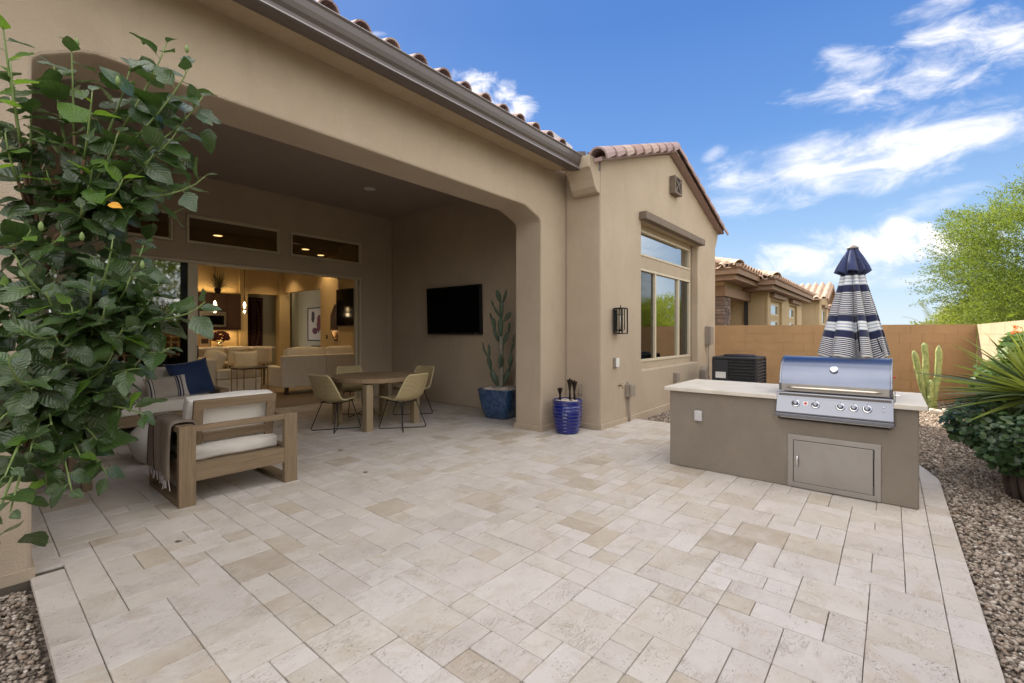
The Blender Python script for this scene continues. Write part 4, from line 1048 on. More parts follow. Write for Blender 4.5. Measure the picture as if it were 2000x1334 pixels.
# ================================================================== DINING SET
tb_ = thing('dining_table', 'round weathered wood dining table under the covered patio', 'table', (4.13, 6.21, 0))
nb = 9; Rt = .665; wB = 2*Rt/nb
for k in range(nb):    # boards of the round top
    xa = -Rt+k*wB+.0012; xb = xa+wB-.0024; pts = []
    n_a = 6
    def yy(x): return sqrt(max(Rt*Rt-x*x, 0))
    xs_ = [xa+(xb-xa)*i/n_a for i in range(n_a+1)]
    loop = [(x, -yy(x)) for x in xs_]+[(x, yy(x)) for x in reversed(xs_)]
    loop = [p for i, p in enumerate(loop) if i == 0 or (Vector(p)-Vector(loop[i-1])).length > 1e-4]
    MB().prism(loop, 'z', .695, .755).build('board', 'tablewood_y', tb_, bevel=.0015, seg=1)
MB().lathe([(.59, .675), (.60, .695), (.02, .695)], 48).build('apron', 'tablewood_x', tb_)
MB().lathe([(.001, .7545), (.028, .7565), (.03, .755)], 20).build('umbrella_hole_cap', 'darkwood', tb_)
for sx in (-1, 1):
    for sy in (-1, 1):
        lw = .055; MB().box(sx*.42-lw, sx*.42+lw, sy*.42-lw, sy*.42+lw, 0, .676).build('leg', 'tablewood_z', tb_, bevel=.008)
def wick_build(g, bs):
    o_ = g.n('ShaderNodeTexCoord').outputs['UV']
    w1 = g.n('ShaderNodeTexWave', wave_type='BANDS', bands_direction='Y'); g.put(w1.inputs['Vector'], o_); w1.inputs['Scale'].default_value = 17; w1.inputs['Distortion'].default_value = .6; w1.inputs['Detail'].default_value = 2
    w2 = g.n('ShaderNodeTexWave', wave_type='BANDS', bands_direction='X'); g.put(w2.inputs['Vector'], o_); w2.inputs['Scale'].default_value = 12; w2.inputs['Distortion'].default_value = .5
    h = g.m('MULTIPLY', w1.outputs['Fac'], g.m('ADD', g.m('MULTIPLY', w2.outputs['Fac'], .4), .6))
    r = g.noise(g.vmul(o_, (3, 40, 1)), 4, 4, .6)
    c = g.mix(g.mr(h, 0, .8), (.23, .17, .08), (.55, .44, .23)); c = g.mix(g.mr(r, .4, .7, 0, .4), c, (.60, .51, .31))
    g.nt.links.new(c, bs.inputs['Base Color'])
    b = g.n('ShaderNodeBump'); b.inputs['Strength'].default_value = .7; b.inputs['Distance'].default_value = .004
    g.nt.links.new(h, b.inputs['Height']); g.nt.links.new(b.outputs[0], bs.inputs['Normal'])
M['wicker'] = mat('woven_rope', (.4, .32, .16), .7, build=wick_build)
M['rimrope'] = mat('rope_rim', (.56, .47, .27), .7, bump=.4, bscale=200)
def make_chair(label, loc, rz):
    t_ = thing('woven_chair', label, 'chair', loc, rz, 'woven chairs round the dining table')
    # shell: profile from front lip of the seat to the top of the back, faces +y
    P = [(.27, .445), (.20, .452), (.08, .435), (-.06, .42), (-.15, .425), (-.20, .465), (-.235, .54), (-.275, .65), (-.315, .76), (-.335, .815)]
    Wd = [.19, .215, .235, .25, .262, .262, .255, .238, .215, .185]; SD = [.02, .03, .035, .04, .05, .055, .05, .035, .02, .005]
    P = smoothprof(P, 1); nP = len(P)
    def at_(tv):
        return np.interp(tv, np.linspace(0, 1, nP), [p[0] for p in P]), np.interp(tv, np.linspace(0, 1, nP), [p[1] for p in P])
    def fn(u, v):
        y, z = at_(v); w_ = np.interp(v, np.linspace(0, 1, 10), Wd); sd_ = np.interp(v, np.linspace(0, 1, 10), SD)
        x = (u*2-1); y2, z2 = at_(min(v+.01, 1)); y1, z1 = at_(max(v-.01, 0)); tn = Vector((0, y2-y1, z2-z1)).normalized(); nr = Vector((0, -tn.z, tn.y))*-1
        if nr.z < 0 and v < .4: nr = -nr
        nr = Vector((0, tn.z, -tn.y)) 
        k_ = sd_*abs(x)**2.5
        return (x*w_, y+abs(nr.y)*k_*1.0, z+abs(nr.z)*k_)
    sh = MB().grid(fn, 12, 26)
    o = sh.build('shell', 'wicker', t_, smooth=True, solid=.010)
    ul = o.data.uv_layers.new(name='UVMap'); nu = 13
    for l in o.data.loops: ul.data[l.index].uv = ((l.vertex_index % nu)/12*.5, (l.vertex_index//nu)/26)
    edge = [fn(0, j/26) for j in range(27)]+[fn(i/12, 1) for i in range(1, 13)]+[fn(1, 1-j/26) for j in range(1, 27)]+[fn(1-i/12, 0) for i in range(1, 12)]
    MB().tube(edge, .011, 6, closed=True).build('rim', 'rimrope', t_, smooth=True)
    MB().tube([(-.17, .16, .425), (-.17, -.14, .405), (.17, -.14, .405), (.17, .16, .425)], .007, 6, closed=True).build('seat_frame', 'black', t_)
    for sx in (-1, 1):
        lp_ = [(sx*.16, .14, .42), (sx*.235, .235, .03), (sx*.225, .225, .008), (sx*.20, .205, .006), (sx*.03, .03, .006), (sx*.03, -.03, .006), (sx*.20, -.225, .006), (sx*.225, -.245, .008), (sx*.235, -.255, .03), (sx*.15, -.13, .41)]
        MB().tube(lp_, .0075, 6).build('leg_loop', 'black', t_, smooth=False)
    return t_
c0 = make_chair('woven rope chair at the left of the round table, seen from its side', (3.50, 6.27, 0), rad(-90+12))
def chair_at(label, loc, rz):
    c = copytree(c0); c.location = loc; c.rotation_euler = (0, 0, rz); c['label'] = label; return c
chair_at('front right woven rope chair with its back to the viewer', (4.17, 5.60, 0), rad(8))
chair_at('woven rope chair behind the round table nearest the sliding door', (4.35, 7.15, 0), rad(172))
chair_at('woven rope chair at the far right of the round table beside the television wall', (4.98, 6.40, 0), rad(95))

# ================================================================== LOUNGE FURNITURE
W_, Dp = .95, .92       # wooden lounge chair, faces +y, its back towards the viewer
lc = thing('lounge_chair', 'weathered wood lounge chair with white cushions, its slatted back to the viewer', 'armchair', (1.575, 4.40, 0))
pw, ptk, AH = .118, .055, .655
for sx in (-1, 1):
    xa, xb = (-W_/2, -W_/2+pw) if sx < 0 else (W_/2-pw, W_/2)
    side = MB().box(xa, xb, 0, ptk, 0, AH).build('rear_post', 'wood_z', lc, bevel=.003)
    MB().box(xa, xb, Dp-ptk, Dp, 0, AH).build('front_post', 'wood_z', lc, bevel=.003)
    MB().box(xa+.001, xb-.001, ptk, Dp-ptk, AH-.05, AH-.001).build('armrest', 'wood_y', lc, bevel=.003)
    MB().box(xa+.001, xb-.001, ptk, Dp-ptk, .001, .035).build('sled_foot', 'wood_y', lc, bevel=.003)
    MB().box(xa+.03, xb-.03, ptk, Dp-ptk, .20, .335).build('side_rail', 'wood_y', lc, bevel=.003)
xi = W_/2-pw
MB().box(-xi, xi, .004, .05, .195, .335).build('rear_rail', 'wood_x', lc, bevel=.003)
MB().box(-xi, xi, Dp-.05, Dp-.004, .195, .335).build('front_rail', 'wood_x', lc, bevel=.003)
MB().box(-xi, xi, .003, .045, AH-.052, AH-.002).build('top_rail', 'wood_x', lc, bevel=.003)
slt = MB().box(-xi, xi, 0, .09, .30, .325).mesh('seat_slat'); slt.materials.append(M['wood_x'])
for k in range(7): part(slt, 'seat_slat', lc, (0, .06+.12*k, 0))
lean = rad(12)   # leaning back frame
def bk_pt(s, off=0): return Vector((0, .26-sin(lean)*s-off*cos(lean), .30+cos(lean)*s-off*sin(lean)))
for sx in (-1, 1):
    p = bk_pt(.26); MB().obox((sx*(xi-.06), p.y, p.z), (.075, .035, .56), RXm(lean)).build('back_stile', 'wood_z', lc, bevel=.003)
for s_, h_ in ((.515, .075), (.22, .075)):
    p = bk_pt(s_, .002 if s_ < .4 else 0); MB().obox((0, p.y-.0005, p.z), (2*xi-.045 if s_ > .4 else 2*xi-.198, .038, h_), RXm(lean)).build('back_slat', 'wood_x', lc, bevel=.003)
def cushion(mb_size, c, R_, name, par, m='cushion', puff=.03, top=None):
    """soft box cushion"""
    sx, sy, sz = mb_size; bm = bmesh.new(); bmesh.ops.create_cube(bm, size=1)
    bmesh.ops.subdivide_edges(bm, edges=bm.edges[:], cuts=7, use_grid_fill=True)
    for v in bm.verts:
        x, y, z = v.co*2
        f = lambda q: 1-abs(q)**4
        v.co = Vector((x*sx/2+math.copysign(puff, x)*f(y)*f(z)*(abs(x)**6), y*sy/2+math.copysign(puff, y)*f(x)*f(z)*(abs(y)**6), z*sz/2+math.copysign(puff, z)*f(x)*f(y)*(abs(z)**6)))
        e_ = .25*(abs(x)**8*abs(y)**8+abs(x)**8*abs(z)**8+abs(y)**8*abs(z)**8)/3
        v.co *= 1-.06*e_
        q = noise.noise(Vector((x*1.7+sx*9, y*1.7+c[0], z*1.7)))*.006; v.co += Vector((q, q, q))
        v.co = Vector(c)+R_@v.co
    me = bpy.data.meshes.new(name); bm.to_mesh(me); bm.free(); me.materials.append(M[m] if isinstance(m, str) else m)
    me.polygons.foreach_set('use_smooth', [True]*len(me.polygons))
    o = bpy.data.objects.new(name, me); C.objects.link(o); o.parent = par
    d = o.modifiers.new('b', 'BEVEL'); d.width = .022; d.segments = 3; d.limit_method = 'ANGLE'; d.angle_limit = rad(50)
    d = o.modifiers.new('u', 'SUBSURF'); d.levels = 1; d.render_levels = 1
    return o
cushion((2*xi-.01, .70, .115), (0, .50, .385), Matrix.Identity(3), 'seat_cushion', lc)
p = bk_pt(.285, -.135); cushion((2*xi-.01, .13, .50), (0, p.y, p.z), RXm(lean), 'back_cushion', lc, puff=.014)
# throw over the near armrest
tw = thing('throw_blanket', 'brown knitted throw with pale fringe draped over the near arm of the lounge chair', 'blanket', (1.16, 4.85, AH))
def throwfn(u, v):
    # u across (y), v along drape: outside bottom -> over arm -> inside bottom ; local to armrest top
    y = -.31+.70*u+.02*sin(v*9)
    L = v*1.02; xo = -.062-.012-.012*sin(u*11+1)-.008*sin(u*23)
    if L < .43: 
        t_ = L/.43; x = xo-.035*(1-t_)*(.6+.4*sin(u*8)); z = -.43+L+.0; y = -.33+.76*u+.03*sin(v*7)-.05*(1-t_)
    elif L < .43+.15:
        t_ = (L-.43)/.15; a_ = pi*t_; x = -.074+.15*t_; z = .014+.010*sin(a_)+.006*sin(u*17)
    else:
        t_ = (L-.58)/.44; x = .078+.012*sin(u*13+2)+.01*t_; z = -.40*t_+.005
    return (x, y, z)
def throwmat_build(g, bs):
    o_ = g.n('ShaderNodeTexCoord').outputs['UV']; s_ = g.n('ShaderNodeSeparateXYZ'); g.nt.links.new(o_, s_.inputs[0]); u_ = s_.outputs[0]
    pos = g.n('ShaderNodeNewGeometry').outputs['Position']
    c = g.mix(g.mr(g.noise(pos, 220, 3, .7), .35, .65), (.30, .24, .19), (.50, .41, .33))
    for (a_, b_) in ((.60, .625), (.655, .665), (.72, .745), (.9, .92)):
        f = g.m('MULTIPLY', g.m('GREATER_THAN', u_, a_), g.m('LESS_THAN', u_, b_)); c = g.mix(f, c, (.035, .025, .02))
    f = g.m('MULTIPLY', g.m('GREATER_THAN', u_, .63), g.m('LESS_THAN', u_, .65)); c = g.mix(f, c, (.36, .28, .19))
    g.nt.links.new(c, bs.inputs['Base Color'])
M['throwmat'] = mat('knitted_throw_stripes', (.2, .15, .1), .95, bump=1.0, bscale=260, spec=.1, build=throwmat_build)
ob = MB().grid(throwfn, 36, 60).build('cloth', 'throwmat', tw, smooth=True, solid=.009)
ul = ob.data.uv_layers.new(name='UVMap')
for l in ob.data.loops: ul.data[l.index].uv = ((l.vertex_index % 37)/36, (l.vertex_index//37)/60)
fr2 = MB()
for k in range(30):
    u = (k+.5)/30; b_ = throwfn(u, 0.0); L = random.uniform(.055, .085); dx = random.uniform(-.012, .008); dy = random.uniform(-.02, .02)
    fr2.tube([b_, (b_[0]+dx*.5, b_[1]+dy, b_[2]-L*.5), (b_[0]+dx, b_[1]+dy*1.4, b_[2]-L)], [.0035, .003, .0045], 5)
fr2.build('fringe', 'fringe', tw, kind='stuff')
# deep sofa along the glass
sf = thing('outdoor_sofa', 'long outdoor sofa with white cushions and wood frame in front of the glass door', 'sofa', (1.1, 8.1, 0))
MB().box(-1.5, 1.34, -.38, -.33, .17, .32).build('front_rail', 'wood_x', sf, bevel=.004)
MB().box(-1.5, 1.34, -.325, .40, .24, .30).build('seat_deck', 'wood_x', sf)
MB().box(-1.5, 1.46, .40, .45, .17, .70).build('back_frame', 'wood_x', sf, bevel=.004)
MB().box(1.345, 1.465, -.38, .395, .0, .57).build('arm', 'wood_z', sf, bevel=.004)
for xx in (-1.45, -.1, 1.2): MB().box(xx, xx+.08, -.378, -.331, 0, .165).build('leg', 'wood_z', sf)
for k in range(3):
    xx = -1.03+.945*k
    cushion((.935, .78, .17), (xx, -.02, .405), Matrix.Identity(3), 'seat_cushion', sf, puff=.025)
    cushion((.93, .20, .44), (xx, .27, .66), RXm(rad(-8)), 'back_cushion', sf, puff=.03)
ot = thing('outdoor_ottoman', 'wood framed outdoor seat with white cushion half hidden behind the hibiscus', 'ottoman', (.26, 6.0, 0))
for sx in (-1, 1):
    for sy in (-1, 1): MB().box(sx*.44-.035, sx*.44+.035, sy*.43-.035, sy*.43+.035, 0, .33).build('leg', 'wood_z', ot, bevel=.003)
MB().box(-.47, .47, -.46, .46, .331, .385).build('frame', 'wood_x', ot, bevel=.003)
cushion((.93, .90, .14), (0, 0, .455), Matrix.Identity(3), 'cushion', ot, puff=.02)
def pillow(name, label, size, c, R_, m, stripes=None, par_group=None):
    sx, sz, sy = size; bm = bmesh.new(); bmesh.ops.create_grid(bm, x_segments=20, y_segments=20, size=.5)
    me = bpy.data.meshes.new(name); vs = []; n_ = 20; fs = []
    for side in (-1, 1):
        for j in range(n_+1):
            for i in range(n_+1):
                x = i/n_*2-1; z = j/n_*2-1
                e = (1-abs(x)**2.4)*(1-abs(z)**2.4); th = sy/2*max(e, 0)**.42
                pin = 1-.09*(1-abs(z)**2)*(abs(x)**4); pin2 = 1-.09*(1-abs(x)**2)*(abs(z)**4)
                q = noise.noise(Vector((x*2.3+side, z*2.3, sx*7)))*.010*e
                vs.append((x*sx/2*pin, side*(th+q), z*sz/2*pin2))
    N = (n_+1)**2
    for s_ in (0, 1):
        for j in range(n_):
            for i in range(n_):
                f = (j*(n_+1)+i, j*(n_+1)+i+1, (j+1)*(n_+1)+i+1, (j+1)*(n_+1)+i); f = tuple(q+s_*N for q in f)
                fs.append(f if s_ == 0 else f[::-1])
    bm.free()
    t_ = thing(name, label, 'pillow', c)
    mb = MB(); mb.add([R_@Vector(v) for v in vs], fs); o = mb.build('cover', m, t_, smooth=True)
    if stripes:
        for k, (xa, xb, mm) in enumerate(stripes):
            g_ = MB()
            def fn(u, v):
                x = xa+(xb-xa)*u; z = v*2-1
                e = (1-abs(x)**2.4)*(1-abs(z)**2.4); th = sy/2*max(e, 0)**.42
                pin = 1-.09*(1-abs(z)**2)*(abs(x)**4); pin2 = 1-.09*(1-abs(x)**2)*(abs(z)**4)
                q = noise.noise(Vector((x*2.3-1, z*2.3, sx*7)))*.010*e
                return R_@Vector((x*sx/2*pin, -(th+q)-.0022, z*sz/2*pin2))
            g_.grid(fn, 2, 20).build('stripe', mm, t_, smooth=True)
    return t_
pillow('throw_pillow', 'large navy blue velvet pillow leaning on the outdoor sofa', (.56, .56, .20), (2.16, 8.02, .735), RZ(rad(8))@RYm(rad(-9))@RXm(rad(-16)), 'navy')
pillow('throw_pillow', 'small grey linen pillow with navy and white stripes in front of the navy one', (.52, .34, .15), (1.83, 7.88, .645), RZ(rad(6))@RYm(rad(-4))@RXm(rad(-20)), 'linen',
       [(-.86, -.80, 'navystripe'), (-.76, -.72, 'whitestripe'), (-.70, -.67, 'navystripe'), (.36, .40, 'navystripe'), (.44, .52, 'navystripe'), (.54, .58, 'whitestripe'), (.60, .66, 'navystripe'), (.70, .92, 'whitestripe')])
pillow('throw_pillow', 'white lumbar pillow lying flat just beyond the lounge chair back', (.60, .34, .12), (1.72, 4.98, .70), RZ(rad(4))@RXm(rad(-50)), 'cushion')
stl = thing('garden_stool', 'round white ceramic drum stool beside the draped throw', 'stool', (1.40, 6.25, 0))
MB().lathe([(.17, 0), (.20, .02), (.27, .14), (.295, .24), (.27, .34), (.20, .405), (.16, .42), (.01, .422)], 40).build('body', 'ceramic_white', stl, smooth=True)
# ================================================================== INSIDE THE LIVING ROOM
def soft(parent, size, c, R_=None, m='cream', name='cushion', puff=.02): return cushion(size, c, R_ or Matrix.Identity(3), name, parent, m, puff)
ls = thing('white_sofa', 'large cream sofa indoors with its back to the open patio door', 'sofa', (5.6, 10.95, 0))
MB().box(-1.04, 1.0, -.45, -.30, .17, .90).build('back', 'cream', ls, bevel=.03, seg=3)
MB().box(-1.04, -.84, -.295, .45, .17, .64).build('arm', 'cream', ls, bevel=.03, seg=3)
MB().box(-.835, 1.0, -.295, .45, .17, .30).build('seat_base', 'cream', ls, bevel=.02)
for k in (0, 1):
    soft(ls, (.90, .24, .50), (-.38+.93*k, -.16, .80), RXm(rad(-10)), name='back_cushion', puff=.035); soft(ls, (.90, .68, .17), (-.38+.93*k, .10, .39), name='seat_cushion')
MB().box(-.012, -.006, -.4525, -.45, .2, .88).build('seam', mat('seam_dark', (.3, .26, .2), .9), ls)
for xx in (-.95, .9): MB().box(xx, xx+.07, -.40, -.33, 0, .168).build('leg', 'darkwood', ls)
lv_ = thing('loveseat', 'cream loveseat indoors turned sideways with leaning cushions', 'sofa', (3.95, 12.0, 0))
MB().box(-.70, -.50, -.9, .9, .12, .86).build('back', 'cream', lv_, bevel=.04, seg=3)
MB().box(-.495, .40, -.9, .9, .12, .40).build('seat_base', 'cream', lv_, bevel=.03, seg=3)
MB().box(-.495, .36, -.9, -.72, .405, .62).build('arm', 'cream', lv_, bevel=.03, seg=3)
soft(lv_, (.22, .75, .55), (-.42, -.30, .72), RYm(rad(24)), name='back_cushion', puff=.05)
soft(lv_, (.80, .75, .16), (-.05, -.30, .48), name='seat_cushion')
pillow('throw_pillow', 'cream pillow with pinched corners on the indoor loveseat', (.52, .44, .16), (4.20, 11.62, .78), RZ(rad(-10))@RXm(rad(-14)), 'cream')
sd_ = thing('side_table', 'nesting side table with brass frame and dark top just inside the door', 'table', (3.86, 10.45, 0))
brass = mat('brass', (.70, .50, .26), .25, 1.0)
MB().lathe([(.34, .675), (.35, .68), (.35, .695), (.34, .70), (.01, .70)], 40).build('top', 'darkwood', sd_)
MB().tube([(.34*cos(a), .34*sin(a), .665) for a in np.linspace(0, 2*pi, 25)[:-1]], .009, 6, closed=True).build('ring', brass, sd_)
MB().tube([(.34*cos(a), .34*sin(a), .02) for a in np.linspace(0, 2*pi, 25)[:-1]], .009, 6, closed=True).build('ring', brass, sd_)
for k in range(6):
    a = k*pi/3+.5; MB().box(.34*cos(a)-.008, .34*cos(a)+.008, .34*sin(a)-.008, .34*sin(a)+.008, .02, .67).build('leg', brass, sd_)
# kitchen
kc = thing('kitchen_cabinets', 'dark kitchen cabinets with built-in microwave and lit stone backsplash', 'cabinets', (4.9, 16.08, 0))
HK = dict(parent=kc, world=True)
MB().box(3.6, 5.55, 15.72, 16.08, 1.52, 2.62).build('wall_cabinet', 'darkwood', **HK)
for x in (4.02, 4.40, 4.78, 5.16): MB().box(x, x+.36, 15.695, 15.715, 2.10 if x in (4.40, 4.78) else 1.55, 2.58).build('door', 'darkwood', bevel=.008, **HK)
mw = MB().box(4.42, 5.12, 15.66, 15.69, 1.60, 2.06).build('microwave', 'steel_dull', bevel=.005, **HK)
o = MB().box(4.48, 5.06, 15.650, 15.659, 1.66, 1.94).build('window', 'blackplastic', mw); o.location = -kc.location
MB().box(3.6, 5.55, 15.5, 16.08, .0, .96).build('base_cabinet', 'darkwood', **HK)
MB().box(3.58, 5.58, 15.46, 16.08, .961, 1.00).build('worktop', 'counter', bevel=.005, **HK)
MB().box(3.6, 5.56, 16.06, 16.085, 1.001, 1.519).build('backsplash', mat('backsplash_stone', (.50, .38, .22), .4, var=(.38, .28, .15), vscale=9), **HK)
def lamp_area(name, loc, size, energy, col=(1, .72, .40), rot=(0, 0, 0), sy=None):
    l = bpy.data.lights.new(name, 'AREA'); l.energy = energy; l.color = col; l.shape = 'RECTANGLE' if sy else 'DISK'; l.size = size
    if sy: l.size_y = sy
    o = bpy.data.objects.new(name, l); C.objects.link(o); o.location = loc; o.rotation_euler = rot; return o
lamp_area('under_cabinet_light', (4.6, 15.85, 1.50), 1.8, 7, (1, .66, .28), sy=.06)
lamp_area('cabinet_top_light', (4.6, 15.95, 2.66), 1.8, 3.5, (1, .66, .28), (pi, 0, 0), sy=.06)
ki = thing('kitchen_island', 'pale stone kitchen island counter behind the indoor seating', 'kitchen island', (4.3, 13.6, 0))
MB().box(-1.9, .98, -.25, .35, 0, .99).build('body', 'cream', ki); MB().box(-2.0, 1.22, -.5, .45, .991, 1.03).build('worktop', 'counter', ki, bevel=.006)
MB().box(.99, 1.04, -.2, .35, 0, .99).build('end_panel', 'darkwood', ki)
def bar_stool(label, x):
    t_ = thing('bar_stool', label, 'bar stool', (x, 12.95, 0), 0, 'cream stools along the kitchen island')
    mb = MB(); mb.grid(lambda u, v: ((u-.5)*.46*(1-.12*v), -.18-.05*v-.10*(1-(2*u-1)**2), .62+.44*v), 10, 6)
    mb.build('back', 'cream', t_, smooth=True, solid=.03)
    soft(t_, (.44, .42, .08), (0, 0, .64), name='seat')
    for sx in (-1, 1):
        for sy in (-1, 1): MB().tube([(sx*.16, sy*.14, .60), (sx*.20, sy*.20, 0)], .011, 6).build('leg', 'black', t_)
    return t_
bar_stool('cream shell bar stool at the island under the left pendant', 3.90); bar_stool('cream shell bar stool at the island between the two pendants', 4.43)
bar_stool('cream shell bar stool at the island nearest the hung rug', 5.02)
for x, lab in ((4.12, 'slim glass pendant lamp glowing in front of the kitchen cabinets'), (4.82, 'slim glass pendant lamp glowing beside the hung rug')):
    t_ = thing('pendant_lamp', lab, 'lamp', (x, 13.4, CZ), 0, 'pendants over the kitchen island')
    MB().tube([(0, 0, 0), (0, 0, -1.38)], .006, 6).build('cord', 'black', t_); MB().tube([(0, 0, -1.38), (0, 0, -1.46)], .022, 8).build('socket', brass, t_)
    MB().lathe([(.03, -1.45), (.055, -1.52), (.055, -1.74), (.04, -1.80), (.01, -1.80)], 16).build('glass_shade', 'glass_clear', t_, smooth=True)
    MB().lathe([(.008, -1.47), (.028, -1.53), (.030, -1.58), (.012, -1.63), (.001, -1.64)], 12).build('bulb', emit('bulb_glow', (1, .70, .34), 14), t_, smooth=True)
    l = bpy.data.lights.new('pendant_light', 'POINT'); l.energy = 3; l.color = (1, .72, .42); l.shadow_soft_size = .06
    o = bpy.data.objects.new('pendant_light', l); C.objects.link(o); o.location = (x, 13.4, CZ-1.72)
# hung rug with woven ornament
rg = thing('hung_rug', 'dark red rug with pale woven lattice hanging in the niche', 'rug', (6.36, 17.18, 1.70))
MB().box(-.42, .42, -.012, 0, -.95, .95).build('field', fabric('rug_red', (.045, .010, .014), (.03, .008, .012)), rg)
rc = fabric('rug_cream', (.30, .23, .19)); mb = MB()
for k in range(15):
    z = -.86+.123*k; ww = .29*sqrt(max(0.05, 1-(z/.98)**2))
    for sgn in (-1, 1):
        mb.tube([(sgn*(ww+.022*cos(a)), -.016, z+.045*sin(a)) for a in np.linspace(0, 2*pi, 11)[:-1]], .007, 4, closed=True)
        mb.tube([(sgn*ww*.45+.05*cos(a), -.016, z+.05*sin(a)) for a in np.linspace(0, 2*pi, 11)[:-1]], .006, 4, closed=True)
mb.build('woven_lattice', rc, rg, kind='stuff')
for (a0, a1, b0, b1) in ((-.40, .40, .86, .88), (-.40, .40, -.88, -.86), (-.40, -.385, -.86, .86), (.385, .40, -.86, .86)): MB().box(a0, a1, -.016, -.0125, b0, b1).build('border', rc, rg)
# art, mirror, television, armchair
ar = thing('framed_art', 'framed abstract picture with dark and wine-red shapes in the far room', 'picture', (8.59, 16.9, 1.75))
ring(MB(), -.50, .50, -.62, .62, -.03, -.001, .03)
fm = MB(); 
for (a0, a1, b0, b1) in ((-.62, .62, .60, .64), (-.62, .62, -.64, -.60), (-.62, -.58, -.60, .60), (.58, .62, -.60, .60)): fm.box(-.035, -.001, a0, a1, b0, b1)
fm.build('frame', 'black', ar); MB().box(-.02, -.002, -.58, .58, -.60, .60).build('canvas', mat('canvas_white', (.6, .56, .50), .8), ar)
def blob(y, z, ry, rz, nm, c, s_):
    random.seed(s_); MB().prism([(y+ry*cos(a)*random.uniform(.8, 1.15), z+rz*sin(a)*random.uniform(.85, 1.15)) for a in np.linspace(0, 2*pi, 22)[:-1]], 'x', -.0215-.0005*s_, -.0195).build(nm, mat(nm+'_paint', c, .7), ar)
blob(.20, .28, .13, .24, 'dark_shape', (.04, .03, .03), 1); blob(-.25, .02, .16, .34, 'red_shape', (.16, .02, .03), 2); blob(.05, -.25, .22, .12, 'wine_shape', (.10, .015, .03), 3)
mi = thing('mirror', 'many-sided dark framed mirror on the warm lit wall', 'mirror', (6.99, 12.45, 1.72))
MB().prism([(.42*cos(k*pi/4+pi/8), .58*sin(k*pi/4+pi/8)) for k in range(8)], 'x', -.03, -.002).build('frame', 'darkwood', mi)
MB().prism([(.37*cos(k*pi/4+pi/8), .53*sin(k*pi/4+pi/8)) for k in range(8)], 'x', -.034, -.0305).build('glass', 'chrome', mi)
t2 = thing('television', 'large black television on the indoor wall above the white sofa', 'television', (6.398, 10.55, 2.08))
MB().box(-.06, -.001, -.84, .84, -.49, .49).build('housing', 'tvback', t2); MB().box(-.062, -.0605, -.82, .82, -.47, .47).build('screen', 'blackplastic', t2)
sw_ = thing('light_switch', 'small dark wall control between the opening and the mirror', 'switch', (6.995, 13.1, 1.30)); MB().box(-.012, 0, -.04, .04, -.06, .06).build('plate', 'darkwood', sw_, bevel=.003)
lc2 = thing('leather_armchair', 'dark leather armchair in the far room beyond the opening', 'armchair', (7.4, 14.6, 0))
lea = mat('dark_leather', (.035, .022, .015), .45)
MB().prism([(-.4, .4), (.4, .4), (.36, .98), (-.30, 1.02)], 'y', -.42, -.25).build('back', lea, lc2, bevel=.04, seg=3)
MB().box(-.4, .4, -.245, .4, .18, .46).build('seat', lea, lc2, bevel=.04, seg=3)
for sx in (-1, 1): MB().box(sx*.41-.07, sx*.41+.07, -.245, .4, .3, .68).build('arm', lea, lc2, bevel=.03)
for sx in (-1, 1): MB().box(sx*.3-.03, sx*.3+.03, -.3, -.24, 0, .179).build('leg', 'black', lc2)
vs_ = thing('floral_bowl', 'round dark red flower arrangement in a bowl on the kitchen worktop', 'flower bowl', (4.98, 15.75, 1.0))
MB().lathe([(.06, 0), (.10, .02), (.03, .06), (.03, .10), (.10, .13), (.13, .17), (.01, .18)], 20).build('bowl', 'glass_clear', vs_, smooth=True)
mb = MB()
for k in range(90):
    a, b_ = random.uniform(0, 2*pi), random.uniform(-.5, pi/2); r_ = .24; mb.obox((r_*cos(a)*cos(b_), r_*sin(a)*cos(b_)*.7, .28+.16*sin(b_)), (.07, .07, .05), RZ(a)@RXm(b_))
mb.build('flowers', mat('dark_roses', (.07, .012, .010), .8), vs_, kind='stuff')
bf_ = thing('framed_photo', 'small framed photo standing on the kitchen worktop', 'frame', (4.55, 15.65, 1.0))
ring(MB(), -.17, .17, 0, .40, 0, .02, .03).build('frame', brass, bf_); MB().box(-.14, .14, .005, .015, .03, .37).build('print', mat('photo_print', (.4, .3, .22), .5), bf_); MB().box(-.09, .09, .003, .0045, .10, .24).build('dark_motif', 'darkwood', bf_)
gp_ = thing('grassy_plant', 'spiky grass arrangement on top of the dark kitchen cabinets', 'plant', (4.95, 15.85, 2.62))
MB().lathe([(.06, 0), (.10, .10), (.09, .16), (.01, .16)], 14).build('pot', 'black', gp_)
mb = MB(); random.seed(4)
for k in range(150):
    a = random.uniform(0, 2*pi); e = random.uniform(.1, 1.35); L = random.uniform(.35, .62); d1 = Vector((cos(a)*cos(e), sin(a)*cos(e), sin(e))); b0 = Vector((0, 0, .15)); s3 = Vector((-sin(a), cos(a), 0))*.009
    m1 = b0+d1*L*.6; e1 = b0+d1*L+Vector((0, 0, -.10*cos(e))); mb.add([b0-s3, b0+s3, m1+s3, e1, m1-s3], [(0, 1, 2, 4), (4, 2, 3)])
mb.build('blades', mat('dry_grass', (.10, .10, .045), .8), gp_, kind='stuff')
